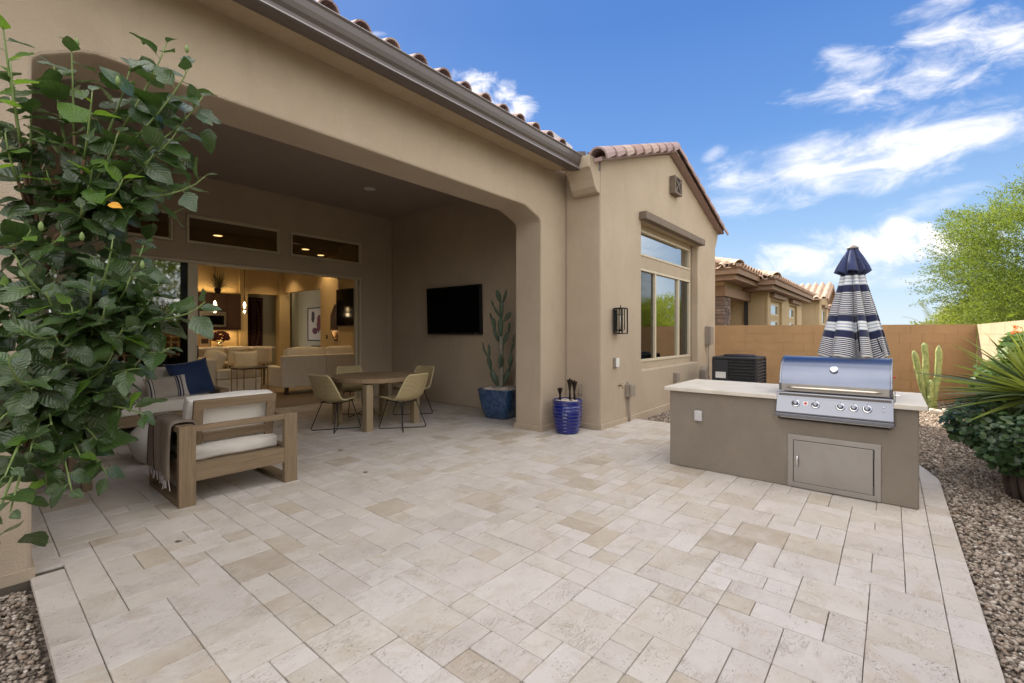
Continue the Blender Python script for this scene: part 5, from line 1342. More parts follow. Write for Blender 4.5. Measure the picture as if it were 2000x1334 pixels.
# recessed downlights of the room
for k, (x, y, e_) in enumerate(((3.83, 12.25, 15), (6.0, 12.4, 12), (5.0, 14.7, 22), (6.75, 13.0, 16), (6.4, 15.3, 22), (2.6, 10.3, 10), (5.4, 10.3, 14), (3.9, 15.2, 20))):
    lab = ('left of the two ceiling lights glimpsed through the transom windows', 'right of the two ceiling lights glimpsed through the transom windows', 'recessed ceiling light above the kitchen cabinets indoors',
           'recessed ceiling light washing the wall with the mirror', 'recessed ceiling light in front of the hung rug niche', 'recessed ceiling light just inside the left glass panel', 'recessed ceiling light over the big white sofa', 'recessed ceiling light at the left end of the kitchen')[k]
    t_ = thing('downlight', lab, 'ceiling light', (x, y, CZ), 0, 'living room downlights')
    MB().lathe([(.001, -.004), (.085, -.004), (.095, -.001)], 20).build('lens', emit('downlight_glow_%d' % k, (1, .68, .34), 3.2), t_)
    l = bpy.data.lights.new('downlight_lamp', 'SPOT'); l.energy = e_*2.3; l.color = (1, .70, .36); l.spot_size = rad(105); l.spot_blend = .8; l.shadow_soft_size = .07
    o = bpy.data.objects.new('downlight_lamp', l); C.objects.link(o); o.location = (x, y, CZ-.02)
l = bpy.data.lights.new('far_room_lamp', 'POINT'); l.energy = 7; l.color = (1, .86, .62); l.shadow_soft_size = .2
o = bpy.data.objects.new('far_room_lamp', l); C.objects.link(o); o.location = (7.9, 15.0, 3.2)

# ================================================================== NEIGHBOURING HOUSES
NS = mat('neighbour_stucco', (.50, .38, .22), .9, var=(.42, .32, .19), vscale=.8, bump=.3, bscale=60, spec=.2)
FA = mat('neighbour_fascia', (.27, .17, .105), .75, var=(.22, .14, .09), vscale=3)
def hip_roof(parent, x0, x1, y0, y1, z, pitch=.32, m='tile_far', caps=True, step=.32):
    """low hip roof with barrel-tile rows on the faces towards -x and -y"""
    hw = min(x1-x0, y1-y0)/2; zt = z+hw*pitch
    if x1-x0 > y1-y0: r0, r1 = Vector((x0+hw, (y0+y1)/2, zt)), Vector((x1-hw, (y0+y1)/2, zt))
    else: r0, r1 = Vector(((x0+x1)/2, y0+hw, zt)), Vector(((x0+x1)/2, y1-hw, zt))
    c = [Vector((x0, y0, z)), Vector((x1, y0, z)), Vector((x1, y1, z)), Vector((x0, y1, z))]
    if x1-x0 > y1-y0: fs = [(0, 1, 5, 4), (1, 2, 5), (2, 3, 4, 5), (3, 0, 4)]
    else: fs = [(0, 1, 4), (1, 2, 5, 4), (2, 3, 5), (3, 0, 4, 5)]
    MB().add(c+[r0, r1], fs+[(3, 2, 1, 0)]).build('roof', m, parent, world=True)
    hl_ = parent.location; mb = MB(); ang = math.atan(pitch); b_ = barrel(.115, .10, .44, n=5)
    for face in ('-y', '-x', '+x'):
        a0, a1 = (x0, x1) if face == '-y' else (y0, y1); n = int((a1-a0)/step)
        for i in range(n):
            p = a0+(i+.5)*(a1-a0)/n; lim = min(p-a0, a1-p, hw); j = 0
            while j*.38 < lim-.05:
                d_ = j*.38
                if face == '-y': o_ = Vector((p, y0+d_-.03, z+d_*pitch+.02)); R_ = Matrix.Rotation(ang, 3, 'X')
                elif face == '-x': o_ = Vector((x0+d_-.03, p, z+d_*pitch+.02)); R_ = Matrix.Rotation(-pi/2, 3, 'Z')@Matrix.Rotation(ang, 3, 'X')
                else: o_ = Vector((x1-d_+.03, p, z+d_*pitch+.02)); R_ = Matrix.Rotation(pi/2, 3, 'Z')@Matrix.Rotation(ang, 3, 'X')
                mb.add([R_@Vector(v)+o_ for v in b_.v], b_.f); j += 1
    mb.build('roof_tiles', m, parent, world=True, kind='stuff')
    cm = barrel(.155, .13, .46, n=6).mesh('hip_tile'); cm.materials.append(M[m])
    for (a_, b2) in ((c[0], r0), (c[3], r0 if x1-x0 > y1-y0 else r1), (r0, r1), (c[1], r1 if x1-x0 > y1-y0 else r0)):
        dd = b2-a_; L = dd.length; k = 0
        if L < .1: continue
        q = dd.normalized(); 
        while k*.40 < L-.1 and k < 24:
            p = a_+q*(k*.40)+Vector((0, 0, .05)); part(cm, 'hip_tile', parent, p-hl_, (math.asin(q.z)+.03, 0, atan2(-q.x, q.y))); k += 1
    t_ = .02
    for (a0, a1, b0, b1) in ((x0+.05, x1-.05, y0+.04, y0+.10), (x0+.05, x1-.05, y1-.10, y1-.04), (x0+.05, x0+.11, y0+.101, y1-.101), (x1-.11, x1-.05, y0+.101, y1-.101)):
        MB().box(a0, a1, b0, b1, z-.16, z-.004).build('fascia', FA, parent, world=True)
    for (a0, a1, b0, b1) in ((x0+.16, x1-.16, y0+.15, y0+.20), (x0+.16, x0+.21, y0+.201, y1-.2)):
        MB().box(a0, a1, b0, b1, z-.30, z-.161).build('fascia', FA, parent, world=True)
    MB().box(x0+.1, x1-.1, y0+.101, y1-.101, z-.31, z-.295).build('soffit', FA, parent, world=True)
def nwin(parent, x0, x1, z0, z1, y, grid=True, lower=None):
    w_ = ring(MB(), x0, x1, z0, z1, y-.02, y+.03, .05).build('window', 'frame', parent, world=True)
    o = MB().box(x0+.05, x1-.05, y, y+.01, z0+.05, z1-.05).build('pane', 'glass_mirror', w_); o.location = -parent.location
n1 = thing('neighbouring_house', 'stucco house next door with hip tile roofs, stone pillar and two framed windows', 'house', (19, 6, -.1))
HN = dict(parent=n1, world=True); ny = 3.15
plate([17.13, 17.62, 19.75, 21.3, 23.35, 24.6], [-.1, 1.35, 2.55, 3.0], [(1, 2, 1, 2), (3, 4, 1, 2)], ny, ny+.09, m=NS, parent=n1, bevel=.02)
plate([17.4, 17.75, 19.45, 21.0, 21.45, 23.05, 23.6], [1.2, 1.35, 1.86, 2.05, 2.45, 2.6], [(1, 2, 1, 2), (1, 2, 3, 4), (4, 5, 1, 2), (4, 5, 3, 4)], ny+.093, ny+.16, m=NS, parent=n1, bevel=0)
for (x0, x1) in ((17.75, 19.45), (21.45, 23.05)):
    nwin(n1, x0, x1, 2.05, 2.45, ny+.12); nwin(n1, x0, x1, 1.35, 1.86, ny+.12)
for x0 in (17.45, 21.15): MB().box(x0, x0+2.5, ny-.14, ny+.002, 2.62, 2.76).build('lintel', FA, bevel=.01, **HN)
MB().box(17.13, 17.33, ny+.091, 14, -.1, 3.0).build('wall', NS, bevel=.02, **HN); MB().box(24.4, 24.6, ny+.201, 14, -.1, 3.0).build('wall', NS, **HN)
MB().box(17.0, 24.7, ny+.6, ny+.7, -.1, 3.0).build('dark_room_backing', 'slot', **HN)  # near-black sheet: darkness of the unlit rooms put into its colour
hip_roof(n1, 16.1, 25.2, 2.72, 14.5, 3.10)
MB().box(14.05, 17.12, 3.72, 3.95, 2.78, 3.05).build('wall', NS, **HN); MB().box(14.05, 14.30, 3.951, 12, 2.78, 3.05).build('wall', NS, **HN)
MB().box(14.0, 17.12, 3.66, 4.0, 2.48, 2.779).build('beam', FA, bevel=.01, **HN); MB().box(14.0, 14.35, 4.001, 9, 2.48, 2.779).build('beam', FA, bevel=.01, **HN)
MB().box(14.3, 17.1, 8.8, 9.0, -.1, 3.0).build('wall', NS, **HN)
def hipz(): pass
hip_roof(n1, 13.4, 18.4, 3.15, 12, 3.20, .32)
# stone pillar
SV = []
def stone_build(g, bs):
    r = g.n('ShaderNodeObjectInfo').outputs['Random']; pos = g.n('ShaderNodeNewGeometry').outputs['Position']
    c = g.ramp(r, [(0, (.10, .065, .05)), (.3, (.20, .14, .105)), (.55, (.13, .10, .085)), (.8, (.30, .20, .15)), (1, (.24, .19, .15))])
    g.nt.links.new(g.mix(g.mr(g.noise(pos, 9, 5, .6), .35, .7), c, (.16, .12, .10)), bs.inputs['Base Color'])
M['veneer'] = mat('stone_veneer', (.2, .15, .1), .9, bump=.7, bscale=25, build=stone_build)
MB().box(14.10, 14.76, 3.76, 4.5, -.1, 2.478).build('pillar_core', 'slot', **HN)
random.seed(8)
z = .9
while z < 2.46:
    h_ = min(random.choice((.09, .12, .15)), 2.475-z); y = 3.72
    while y < 4.5:
        L = random.uniform(.16, .42); e = min(y+L, 4.52)
        MB().box(14.06+random.uniform(-.012, .012), 14.099, y+.006, e-.006, z+.005, z+h_-.005).build('stone', 'veneer', **HN); y = e
    x = 14.10
    while x < 14.76:
        L = random.uniform(.14, .34); e = min(x+L, 14.78)
        MB().box(x+.006, e-.006, 3.72+random.uniform(-.012, .012), 3.759, z+.005, z+h_-.005).build('stone', 'veneer', **HN); x = e
    z += h_
# third house: gable towards us
n2 = thing('neighbouring_house', 'farther stucco house with a gabled tile roof and narrow window half hidden by the umbrella', 'house', (33, 8, -.1))
HN = dict(parent=n2, world=True)
ey = 3.0
def gt2(x): return 4.15-abs(x-32.1)*.33
plate([29.85, 31.1, 32.1, 33.5, 34.4], [-.1, 1.9, 2.75, 3.2], [(1, 3, 1, 2)], ey, ey+.2, m=NS, parent=n2, top=gt2, bevel=.02)
nwin(n2, 31.1, 33.5, 1.9, 2.75, ey+.1); MB().box(30.9, 33.7, ey-.16, ey+.001, 2.85, 3.0).build('lintel', FA, **HN)
MB().box(31.0, 33.6, ey+.5, ey+.55, 0, 3).build('dark_room_backing', 'slot', **HN)  # unlit room behind this window painted as a near-black sheet
MB().box(29.85, 30.05, ey+.201, 14, -.1, 3.2).build('wall', NS, **HN)
MB().box(25.5, 29.84, 5.0, 5.2, -.1, 3.2).build('wall', NS, **HN); MB().box(26.6, 27.6, 4.96, 4.999, 0, 2.3).build('door', 'darkwood', **HN)
MB().add([(29.3, 2.6, 3.22), (32.1, 2.6, 4.20), (34.9, 2.6, 3.22), (29.3, 14, 3.22), (32.1, 14, 4.20), (34.9, 14, 3.22)], [(0, 3, 4, 1), (1, 4, 5, 2)]).build('roof', 'tile_far', solid=.05, **HN)
mb = MB(); b_ = barrel(.12, .105, .44, n=5)
for i in range(30):
    for j in range(8):
        o_ = Vector((29.32+j*.37, 2.75+i*.34, 3.25+j*.37*.35)); R_ = Matrix.Rotation(-pi/2, 3, 'Z')@Matrix.Rotation(math.atan(.35), 3, 'X'); mb.add([R_@Vector(v)+o_ for v in b_.v], b_.f)
mb.build('roof_tiles', 'tile_far', kind='stuff', **HN)
for sgn in (-1, 1): MB().obox((32.1+sgn*1.42, 2.57, 3.63), (3.0, .06, .22), RYm(sgn*.335)).build('barge_board', FA, **HN)
hip_roof(n2, 25.2, 30.2, 4.2, 13, 3.25)
n3 = thing('neighbouring_house', 'most distant tile-roofed house just visible at the left edge of the umbrella', 'house', (48, 8, -.1))
HN = dict(parent=n3, world=True)
MB().box(41, 54, 3.2, 14, -.1, 3.1).build('wall', NS, **HN); hip_roof(n3, 40.4, 54.6, 2.6, 14.6, 3.3, .36)
MB().box(42.4, 43.6, 3.16, 3.199, 1.2, 2.5).build('window', 'glass_mirror', **HN)
# ================================================================== PLANTS
def leafmat(name, c1, c2, trans=.35, rough=.45, tcol=None, young=None, coat=0.0, vein=True, rng='object'):
    m = bpy.data.materials.new(name); m.use_nodes = True; t = m.node_tree; t.nodes.clear(); g = NG(t)
    geo = g.n('ShaderNodeNewGeometry'); pos = geo.outputs['Position']
    r = g.n('ShaderNodeObjectInfo').outputs['Random'] if rng == 'object' else geo.outputs['Random Per Island']
    c = g.mix(r, c1, c2)
    if young: c = g.mix(g.mr(r, young[1], 1.0), c, young[0])
    h = None
    if vein:
        uv = g.n('ShaderNodeTexCoord').outputs['UV']; s_ = g.n('ShaderNodeSeparateXYZ'); t.links.new(uv, s_.inputs[0])
        au = g.m('ABSOLUTE', g.m('SUBTRACT', s_.outputs[0], .5))
        q = g.m('FRACT', g.m('MULTIPLY', g.m('SUBTRACT', s_.outputs[1], g.m('MULTIPLY', au, .75)), 6.5))
        vn = g.m('MAXIMUM', g.mr(g.m('ABSOLUTE', g.m('SUBTRACT', q, .5)), .0, .09, 1, 0), g.mr(au, .0, .018, 1, 0))
        c = g.mix(g.m('MULTIPLY', vn, .38), c, tuple(min(1, x*2.4+.02) for x in c1))
        h = g.m('SUBTRACT', 0.0, g.m('ABSOLUTE', g.m('SUBTRACT', q, .5)))
    pr = g.n('ShaderNodeBsdfPrincipled'); g.put(pr.inputs['Base Color'], c); pr.inputs['Roughness'].default_value = rough
    pr.inputs['Specular IOR Level'].default_value = .5; pr.inputs['Coat Weight'].default_value = coat; pr.inputs['Coat Roughness'].default_value = .25
    if h is not None:
        b = g.n('ShaderNodeBump'); b.inputs['Strength'].default_value = .6; b.inputs['Distance'].default_value = .006
        t.links.new(h, b.inputs['Height']); t.links.new(b.outputs[0], pr.inputs['Normal'])
    tr = g.n('ShaderNodeBsdfTranslucent'); tc_ = g.mix(.5, c, tcol or (.25, .40, .03)); g.put(tr.inputs[0], tc_)
    mx = g.n('ShaderNodeMixShader'); mx.inputs[0].default_value = trans; t.links.new(pr.outputs[0], mx.inputs[1]); t.links.new(tr.outputs[0], mx.inputs[2])
    o = g.n('ShaderNodeOutputMaterial'); t.links.new(mx.outputs[0], o.inputs[0]); return m
M['hib'] = leafmat('hibiscus_leaf', (.034, .066, .020), (.068, .118, .032), .18, .30, (.14, .30, .03), coat=.45)
M['hibyoung'] = leafmat('young_hibiscus_leaf', (.08, .17, .022), (.15, .27, .035), .45, .40, (.34, .56, .04))
M['bark'] = mat('hibiscus_bark', (.25, .155, .085), .85, var=(.14, .085, .05), vscale=20, bump=.8, bscale=70)
M['greenstem'] = mat('green_stem', (.17, .24, .07), .6)
def hibleaf(seed, lobes=False, n=14, wide=.36):
    """unit-length leaf along +y, serrated edge, folded along the midrib and drooping at the tip"""
    rnd = random.Random(seed); fold = rnd.uniform(.02, .38); droop = rnd.uniform(.0, .35); tw = rnd.uniform(-.35, .35); wob = rnd.uniform(0, 6)
    vs, uvs = [], []; cols = 5
    for j in range(n+1):
        t_ = j/n; w_ = wide*(sin(pi*min(1, t_**.62)) **.85)*(1.05-.25*t_)
        if lobes: w_ *= 1+.30*math.exp(-((t_-.40)/.07)**2)-.14*math.exp(-((t_-.55)/.07)**2)
        if j == n: w_ = .004
        for i in range(cols):
            s_ = (i/(cols-1))*2-1; edge = abs(s_) == 1
            ww = w_*(1+(.10 if (edge and j % 2 == 0) else 0)); yy_ = t_+(.035 if (edge and j % 2) else 0)-.10*abs(s_)*(1-t_)**3*2
            x = s_*ww; z = abs(x)*fold-droop*t_*t_*.55+.035*sin(wob+t_*9+s_*2)*abs(s_)
            a_ = tw*t_; vs.append((x*cos(a_)-z*sin(a_), yy_*(1-.12*droop*t_), x*sin(a_)+z*cos(a_))); uvs.append((i/(cols-1), t_))
    fs = [(j*cols+i, j*cols+i+1, (j+1)*cols+i+1, (j+1)*cols+i) for j in range(n) for i in range(cols-1)]
    return vs, fs, uvs
def leaf_mesh(seed, m, petiole=True, **k):
    vs, fs, uvs = hibleaf(seed, **k)
    mb = MB(); mb.add(vs, fs)
    me = mb.mesh('leaf'); me.materials.append(M[m]); me.polygons.foreach_set('use_smooth', [True]*len(me.polygons))
    ul = me.uv_layers.new(name='UVMap')
    for l in me.loops: ul.data[l.index].uv = uvs[l.vertex_index]
    return me
HL = [leaf_mesh(20+i, 'hib', lobes=(i % 3 == 0), wide=.33+.05*(i % 3)) for i in range(8)]
HY = [leaf_mesh(50+i, 'hibyoung', lobes=False, wide=.40) for i in range(3)]
hb2 = thing('hibiscus_shrub', 'large leafy hibiscus shrub filling the left edge in front of the patio', 'shrub', (-.30, 2.75, LOWZ))
hloc = hb2.location
random.seed(21)
trunk_top = Vector((-.30, 2.70, .35))
# main limbs run from the base to the places where the shoots end; each limb carries leafy shoots
ends = [  # (px, py, depth) of shoot tips in the photograph's terms, turned into places in the garden
 (325, 85, 1.95), (140, 85, 1.90), (180, 180, 1.80), (370, 130, 1.98), (395, 190, 2.0), (350, 250, 1.95), (400, 345, 1.98), (255, 130, 2.0), (105, 130, 1.9),
 (300, 300, 1.9), (230, 260, 1.85), (60, 210, 1.85), (90, 330, 1.8), (180, 330, 1.8), (260, 390, 1.9), (330, 330, 2.0), (20, 120, 1.75), (10, 260, 1.7), (5, 40, 1.8),
 (120, 460, 1.75), (220, 470, 1.8), (60, 450, 1.65), (280, 480, 1.9), (255, 540, 1.85), (180, 540, 1.7), (310, 555, 1.88), (400, 590, 1.95), (345, 600, 1.9), (330, 680, 1.9),
 (10, 560, 1.6), (90, 570, 1.65), (40, 640, 1.5), (15, 700, 1.45), (110, 660, 1.65), (180, 640, 1.75), (240, 640, 1.8), (280, 640, 1.85), (275, 720, 1.85), (220, 690, 1.8),
 (150, 760, 1.75), (60, 760, 1.6), (0, 820, 1.5), (200, 770, 1.8), (250, 780, 1.85), (280, 810, 1.85), (100, 830, 1.65), (190, 860, 1.8), (160, 900, 1.75), (60, 880, 1.6), (210, 930, 1.8),
 (10, 930, 1.5), (90, 950, 1.65), (140, 960, 1.7), (20, 1000, 1.5), (-20, 1050, 1.45), (130, 800, 1.7), (30, 500, 1.6), (160, 400, 1.8), (-60, 400, 1.6), (-60, 700, 1.5), (-80, 900, 1.5), (240, 350, 1.85), (140, 600, 1.7), (205, 600, 1.75), (290, 590, 1.85), (130, 710, 1.7)]
limb, twig, pet = MB(), MB(), MB()
leaves = []
def hermite(p0, t0, p1, t1, n):
    out = []
    for i in range(n+1):
        s_ = i/n; out.append(p0*(2*s_**3-3*s_**2+1)+t0*(s_**3-2*s_**2+s_)+p1*(-2*s_**3+3*s_**2)+t1*(s_**3-s_**2))
    return out
hubs = [Vector(at(-60, 760, 1.78)), Vector(at(40, 620, 1.85)), Vector(at(150, 430, 1.95)), Vector(at(90, 800, 1.85)), Vector(at(60, 430, 1.9)), Vector(at(-40, 500, 1.8)), Vector(at(170, 660, 1.9))]
base_ = Vector((-.30, 2.75, LOWZ))
par_ = [base_, 0, 1, 0, 1, 0, 3]
for k, h_ in enumerate(hubs):
    p = par_[k]; p = hubs[p] if isinstance(p, int) else p
    pts = hermite(p, Vector((0, 0, .4)), h_, (h_-p)*.7, 7)
    for i in range(1, 7): pts[i] += Vector((random.uniform(-.02, .02), random.uniform(-.02, .02), random.uniform(-.02, .02)))
    limb.tube(pts, [(.026-.0015*i)*(1 if k < 1 else .62) for i in range(8)], 8)
for (px_, py_, dp) in ends:
    e = Vector(at(px_, py_, dp+random.uniform(-.03, .05)))
    hsort = sorted(hubs, key=lambda q: (q-e).length+(0.25 if q.z > e.z+.05 else 0)); s0 = hsort[0]
    d_ = e-s0; up = Vector((0, 0, .35*d_.length))
    droopy = py_ > 700
    t1 = d_*.6+(Vector((0, 0, .25)) if not droopy else Vector((0, 0, -.12)))
    pts = hermite(s0, d_*.7+up, e, t1, 10); 
    limb.tube(pts[:6], [.010-.0009*i for i in range(6)], 6); twig.tube(pts[5:], [.0052-.0006*i for i in range(6)], 6)
    L = sum((pts[i+1]-pts[i]).length for i in range(10)); nl = 9 if py_ > 350 else 10
    ga = random.uniform(0, 6)
    for k in range(nl):
        s_ = 1-(k/nl)*min(.85, .34/max(L, .05)*1.25); f = max(0, min(9.999, s_*10)); i = int(f); p = pts[i].lerp(pts[i+1], f-i); tn = (pts[i+1]-pts[i]).normalized()
        ga += 2.4; side = tn.orthogonal(); side = Matrix.Rotation(ga, 3, tn)@side
        size = (.042+.048*min(1, k/3))*random.uniform(.7, 1.25)*(dp/1.8)
        dr = (side*1.0+tn*(.9 if k < 2 else .35)+Vector((0, 0, .25 if not droopy else -.10))).normalized()
        b_ = p+dr*size*random.uniform(.25, .5)
        pet.tube([p, p.lerp(b_, .5)+Vector((0, 0, .004)), b_], .0013, 4, cap=False)
        leaves.append((b_, dr, size, k, py_, px_, dp))
def leaf_matrix(b_, dr, size):
    yv = (dr+Vector((0, 0, -.22))).normalized(); zv = Vector((0, 0, 1))+Vector((random.uniform(-.55, .55), random.uniform(-.55, .55), 0))-Vector((VX, VY, 0))*.75
    xv = yv.cross(zv).normalized(); zv = xv.cross(yv)
    return Matrix(((xv.x, yv.x, zv.x, b_.x), (xv.y, yv.y, zv.y, b_.y), (xv.z, yv.z, zv.z, b_.z), (0, 0, 0, 1)))@Matrix.Scale(size*1.12, 4)
# fill the inside with more foliage
for _ in range(390):
    h_ = random.choice([q for q in ends if q[0] < 215 or q[1] < 330]); q = random.choice(hubs); s_ = random.uniform(.25, .92); e = Vector(at(h_[0], h_[1], h_[2]+.12)).lerp(q, 1-s_)+Vector([random.gauss(0, .05) for _ in range(3)])+Vector((VX, VY, 0))*random.uniform(0, .22)
    dr = Vector([random.gauss(0, 1) for _ in range(3)]); dr.z -= .3; leaves.append((e, dr.normalized(), random.uniform(.065, .10), 9, h_[1], h_[0], h_[2]))
order = sorted(range(len(leaves)), key=lambda i: (leaves[i][0].x*VX+leaves[i][0].y*VY)+(0 if leaves[i][3] < 9 else 1)+(3 if (leaves[i][5] < -10) else 0))
restv, restf, restu, rb0 = [], [], [], 0
for rank, i in enumerate(order):
    b_, dr, size, k, py_, px_, dp = leaves[i]
    young = (k < 5 and (py_ < 360 and random.random() < .62) or k < 3 and random.random() < .14); Mx = leaf_matrix(b_-hloc, dr, size)
    if rank < 299:
        o = bpy.data.objects.new('leaf', random.choice(HY if young else HL)); C.objects.link(o); o.parent = hb2; o.matrix_basis = Mx
    else:
        vs, fs, uvs = hibleaf(i, n=8, lobes=i % 3 == 0, wide=.40)
        restv += [tuple(Mx@Vector(v)) for v in vs]; restf += [tuple(q+rb0 for q in f) for f in fs]; restu += uvs; rb0 += len(vs)
mb = MB(); mb.v = restv; mb.f = restf; M['hib2'] = leafmat('hibiscus_leaf_inner', (.032, .062, .019), (.064, .112, .031), .18, .30, (.14, .30, .03), coat=.45, rng='island')
o = mb.build('foliage', 'hib2', hb2, smooth=True, kind='stuff'); ul = o.data.uv_layers.new(name='UVMap')
for l in o.data.loops: ul.data[l.index].uv = restu[l.vertex_index]
limb.build('limbs', 'bark', hb2, smooth=True, world=True, kind='stuff'); twig.build('green_shoots', 'greenstem', hb2, smooth=True, world=True, kind='stuff'); pet.build('petioles', 'greenstem', hb2, world=True, kind='stuff')
def bud(pxx, pyy, dp):
    p = Vector(at(pxx, pyy, dp)); b_ = MB().lathe([(.001, -.012), (.006, -.006), (.0085, .004), (.006, .016), (.001, .024)], 8); m_ = MB(); m_.add([Vector(v)+p for v in b_.v], b_.f)
    m_.build('bud', 'greenstem', hb2, smooth=True, world=True)
for q in ((280, 82, 1.93), (230, 160, 1.8), (150, 85, 1.9), (278, 520, 1.85), (160, 465, 1.75), (380, 205, 2.0), (80, 445, 1.65), (365, 98, 1.98)): bud(*q)
# one yellow leaf and lilac flowers low at the edge
yl = leafmat('yellow_leaf', (.75, .36, .02), (.7, .33, .02), .3, .6, (.8, .4, .02), vein=False)
M['yl'] = yl; me = leaf_mesh(77, 'yl', wide=.45); o = bpy.data.objects.new('leaf', me); C.objects.link(o); o.parent = hb2
o.matrix_basis = leaf_matrix(Vector(at(216, 400, 1.72))-hloc, Vector((.4, -.3, .1)), .035); o['label'] = 'single yellow leaf'
fl_ = leafmat('lilac_petal', (.24, .20, .50), (.30, .25, .6), .3, .6, (.4, .35, .8), vein=False); M['lil'] = fl_
for (pxx, pyy) in ():
    c_ = Vector(at(pxx, pyy, 1.5)); mb = MB()
    for k in range(5):
        a = k*2*pi/5; d1 = Vector((cos(a)*RX, cos(a)*RY, sin(a))); s3 = Vector((-sin(a)*RX, -sin(a)*RY, cos(a)))*.009; mb.add([c_, c_+d1*.015+s3, c_+d1*.024, c_+d1*.015-s3], [(0, 1, 2, 3)])
    mb.build('flower', 'lil', hb2, world=True)

# ---- generic foliage cloud made of small leaf faces with numpy
def quads(P, D, S, w_=.5, bend=0):
    """leaf diamonds: centre P, axis D (unit), length S"""
    n = len(P); rnd = np.random.normal(size=(n, 3)); X = np.cross(D, rnd); X /= np.linalg.norm(X, axis=1)[:, None]+1e-9
    a_ = P-D*S[:, None]*.5; b_ = P+D*S[:, None]*.5; c1 = P+X*S[:, None]*w_*.5; c2 = P-X*S[:, None]*w_*.5
    V = np.stack([a_, c1, b_, c2], 1).reshape(-1, 3); F = np.arange(n*4).reshape(-1, 4); return V, F
M['pv'] = leafmat('palo_verde_leaf', (.055, .105, .018), (.13, .19, .03), .42, .55, (.42, .52, .05), vein=False, rng='island')
M['pv2'] = leafmat('yellow_green_leaf', (.14, .20, .02), (.25, .29, .035), .45, .55, (.58, .64, .06), vein=False, rng='island')
M['pvbark'] = mat('palo_verde_bark', (.12, .10, .05), .8, var=(.07, .055, .03), vscale=5)
def feathery_tree(name, label, base, height, radius, nspray, leaf, m, seed, lean=(0, 0), low=.25, cat='tree', per=26, spray=.5, up=.5):
    rs = np.random.RandomState(seed); rnd = random.Random(seed); t_ = thing(name, label, cat, base)
    br = MB(); tips = []
    top = Vector((lean[0], lean[1], height*.45)); trunk = hermite(Vector((0, 0, 0)), Vector((0, 0, height*.3)), top, Vector((0, 0, height*.2)), 6)
    tr_ = MB().tube(trunk, [.035*height/3*(1-.08*i) for i in range(7)], 8); tr_.build('trunk', 'pvbark', t_, smooth=True)
    cz_ = height*(low+(1-low)*.5); hz = height*(1-low)*.5
    def crown(n):
        out = []
        while len(out) < n:
            v = rs.normal(size=3); v /= np.linalg.norm(v); r_ = rs.uniform(.45, 1)**.5
            lump = 1+.22*noise.noise(Vector((v[0]*2.2+seed, v[1]*2.2, v[2]*2.2)))*2
            out.append((v[0]*radius*r_*lump+lean[0]*.6, v[1]*radius*r_*lump+lean[1]*.6, cz_+v[2]*hz*r_*lump))
        return np.array(out)
    cen = crown(nspray)
    for k in range(min(46, nspray)):
        e = Vector(cen[k]); s0 = trunk[rnd.randrange(3, 7)]; pts = hermite(s0, (e-s0)*.5+Vector((0, 0, height*.12)), e, (e-s0)*.4, 6)
        for i in range(1, 6): pts[i] += Vector([rnd.gauss(0, .03*radius) for _ in range(3)])
        br.tube(pts, [max(.004, .014*height/3*(1-.15*i)) for i in range(7)], 5)
    br.build('branches', 'pvbark', t_, smooth=True)
    # sprays: short arching twigs set with tiny leaflets
    out_d = cen-np.array([lean[0]*.6, lean[1]*.6, cz_-hz*.6]); out_d /= np.linalg.norm(out_d, axis=1)[:, None]
    out_d += rs.normal(size=out_d.shape)*.45+np.array([0, 0, up*.2]); out_d /= np.linalg.norm(out_d, axis=1)[:, None]
    P = []; D = []
    for j in range(per):
        s_ = (j+.5)/per*spray*rs.uniform(.75, 1.25, nspray)
        q = cen+out_d*s_[:, None]; q[:, 2] -= .28*s_**2/spray; q += rs.normal(size=q.shape)*.018*spray/.5
        P.append(q); d_ = out_d+rs.normal(size=q.shape)*.6; D.append(d_/np.linalg.norm(d_, axis=1)[:, None])
    P = np.concatenate(P); D = np.concatenate(D); S = leaf*rs.uniform(.6, 1.3, len(P)); V, F = quads(P, D, S, .42)
    npmesh('crown', V, F, m, t_); return t_
p = at(2150, 790, 10.0); feathery_tree('palo_verde_tree', 'tall feathery palo verde tree rising over the side wall at the right edge', (p[0], p[1], LOWZ), 5.0, 2.55, 10500, .046, 'pv', 3, low=.22)
p = at(2000, 720, 19.0); feathery_tree('palo_verde_tree', 'lower yellow-green tree beyond the wall corner in front of the palm', (p[0], p[1], LOWZ), 3.5, 2.3, 4800, .062, 'pv2', 5, low=.1)
p = at(2030, 720, 15.5); feathery_tree('palo_verde_tree', 'bushy yellow-green tree below the tall palo verde', (p[0], p[1], LOWZ), 3.1, 1.9, 4800, .055, 'pv2', 8, low=.05)
p = at(1700, 700, 60.0); feathery_tree('distant_tree', 'tiny pale green tree top on the horizon left of the palm', (p[0]+9, p[1]-6, LOWZ), 3.0, 2.2, 500, .16, 'pv2', 12, low=.1)
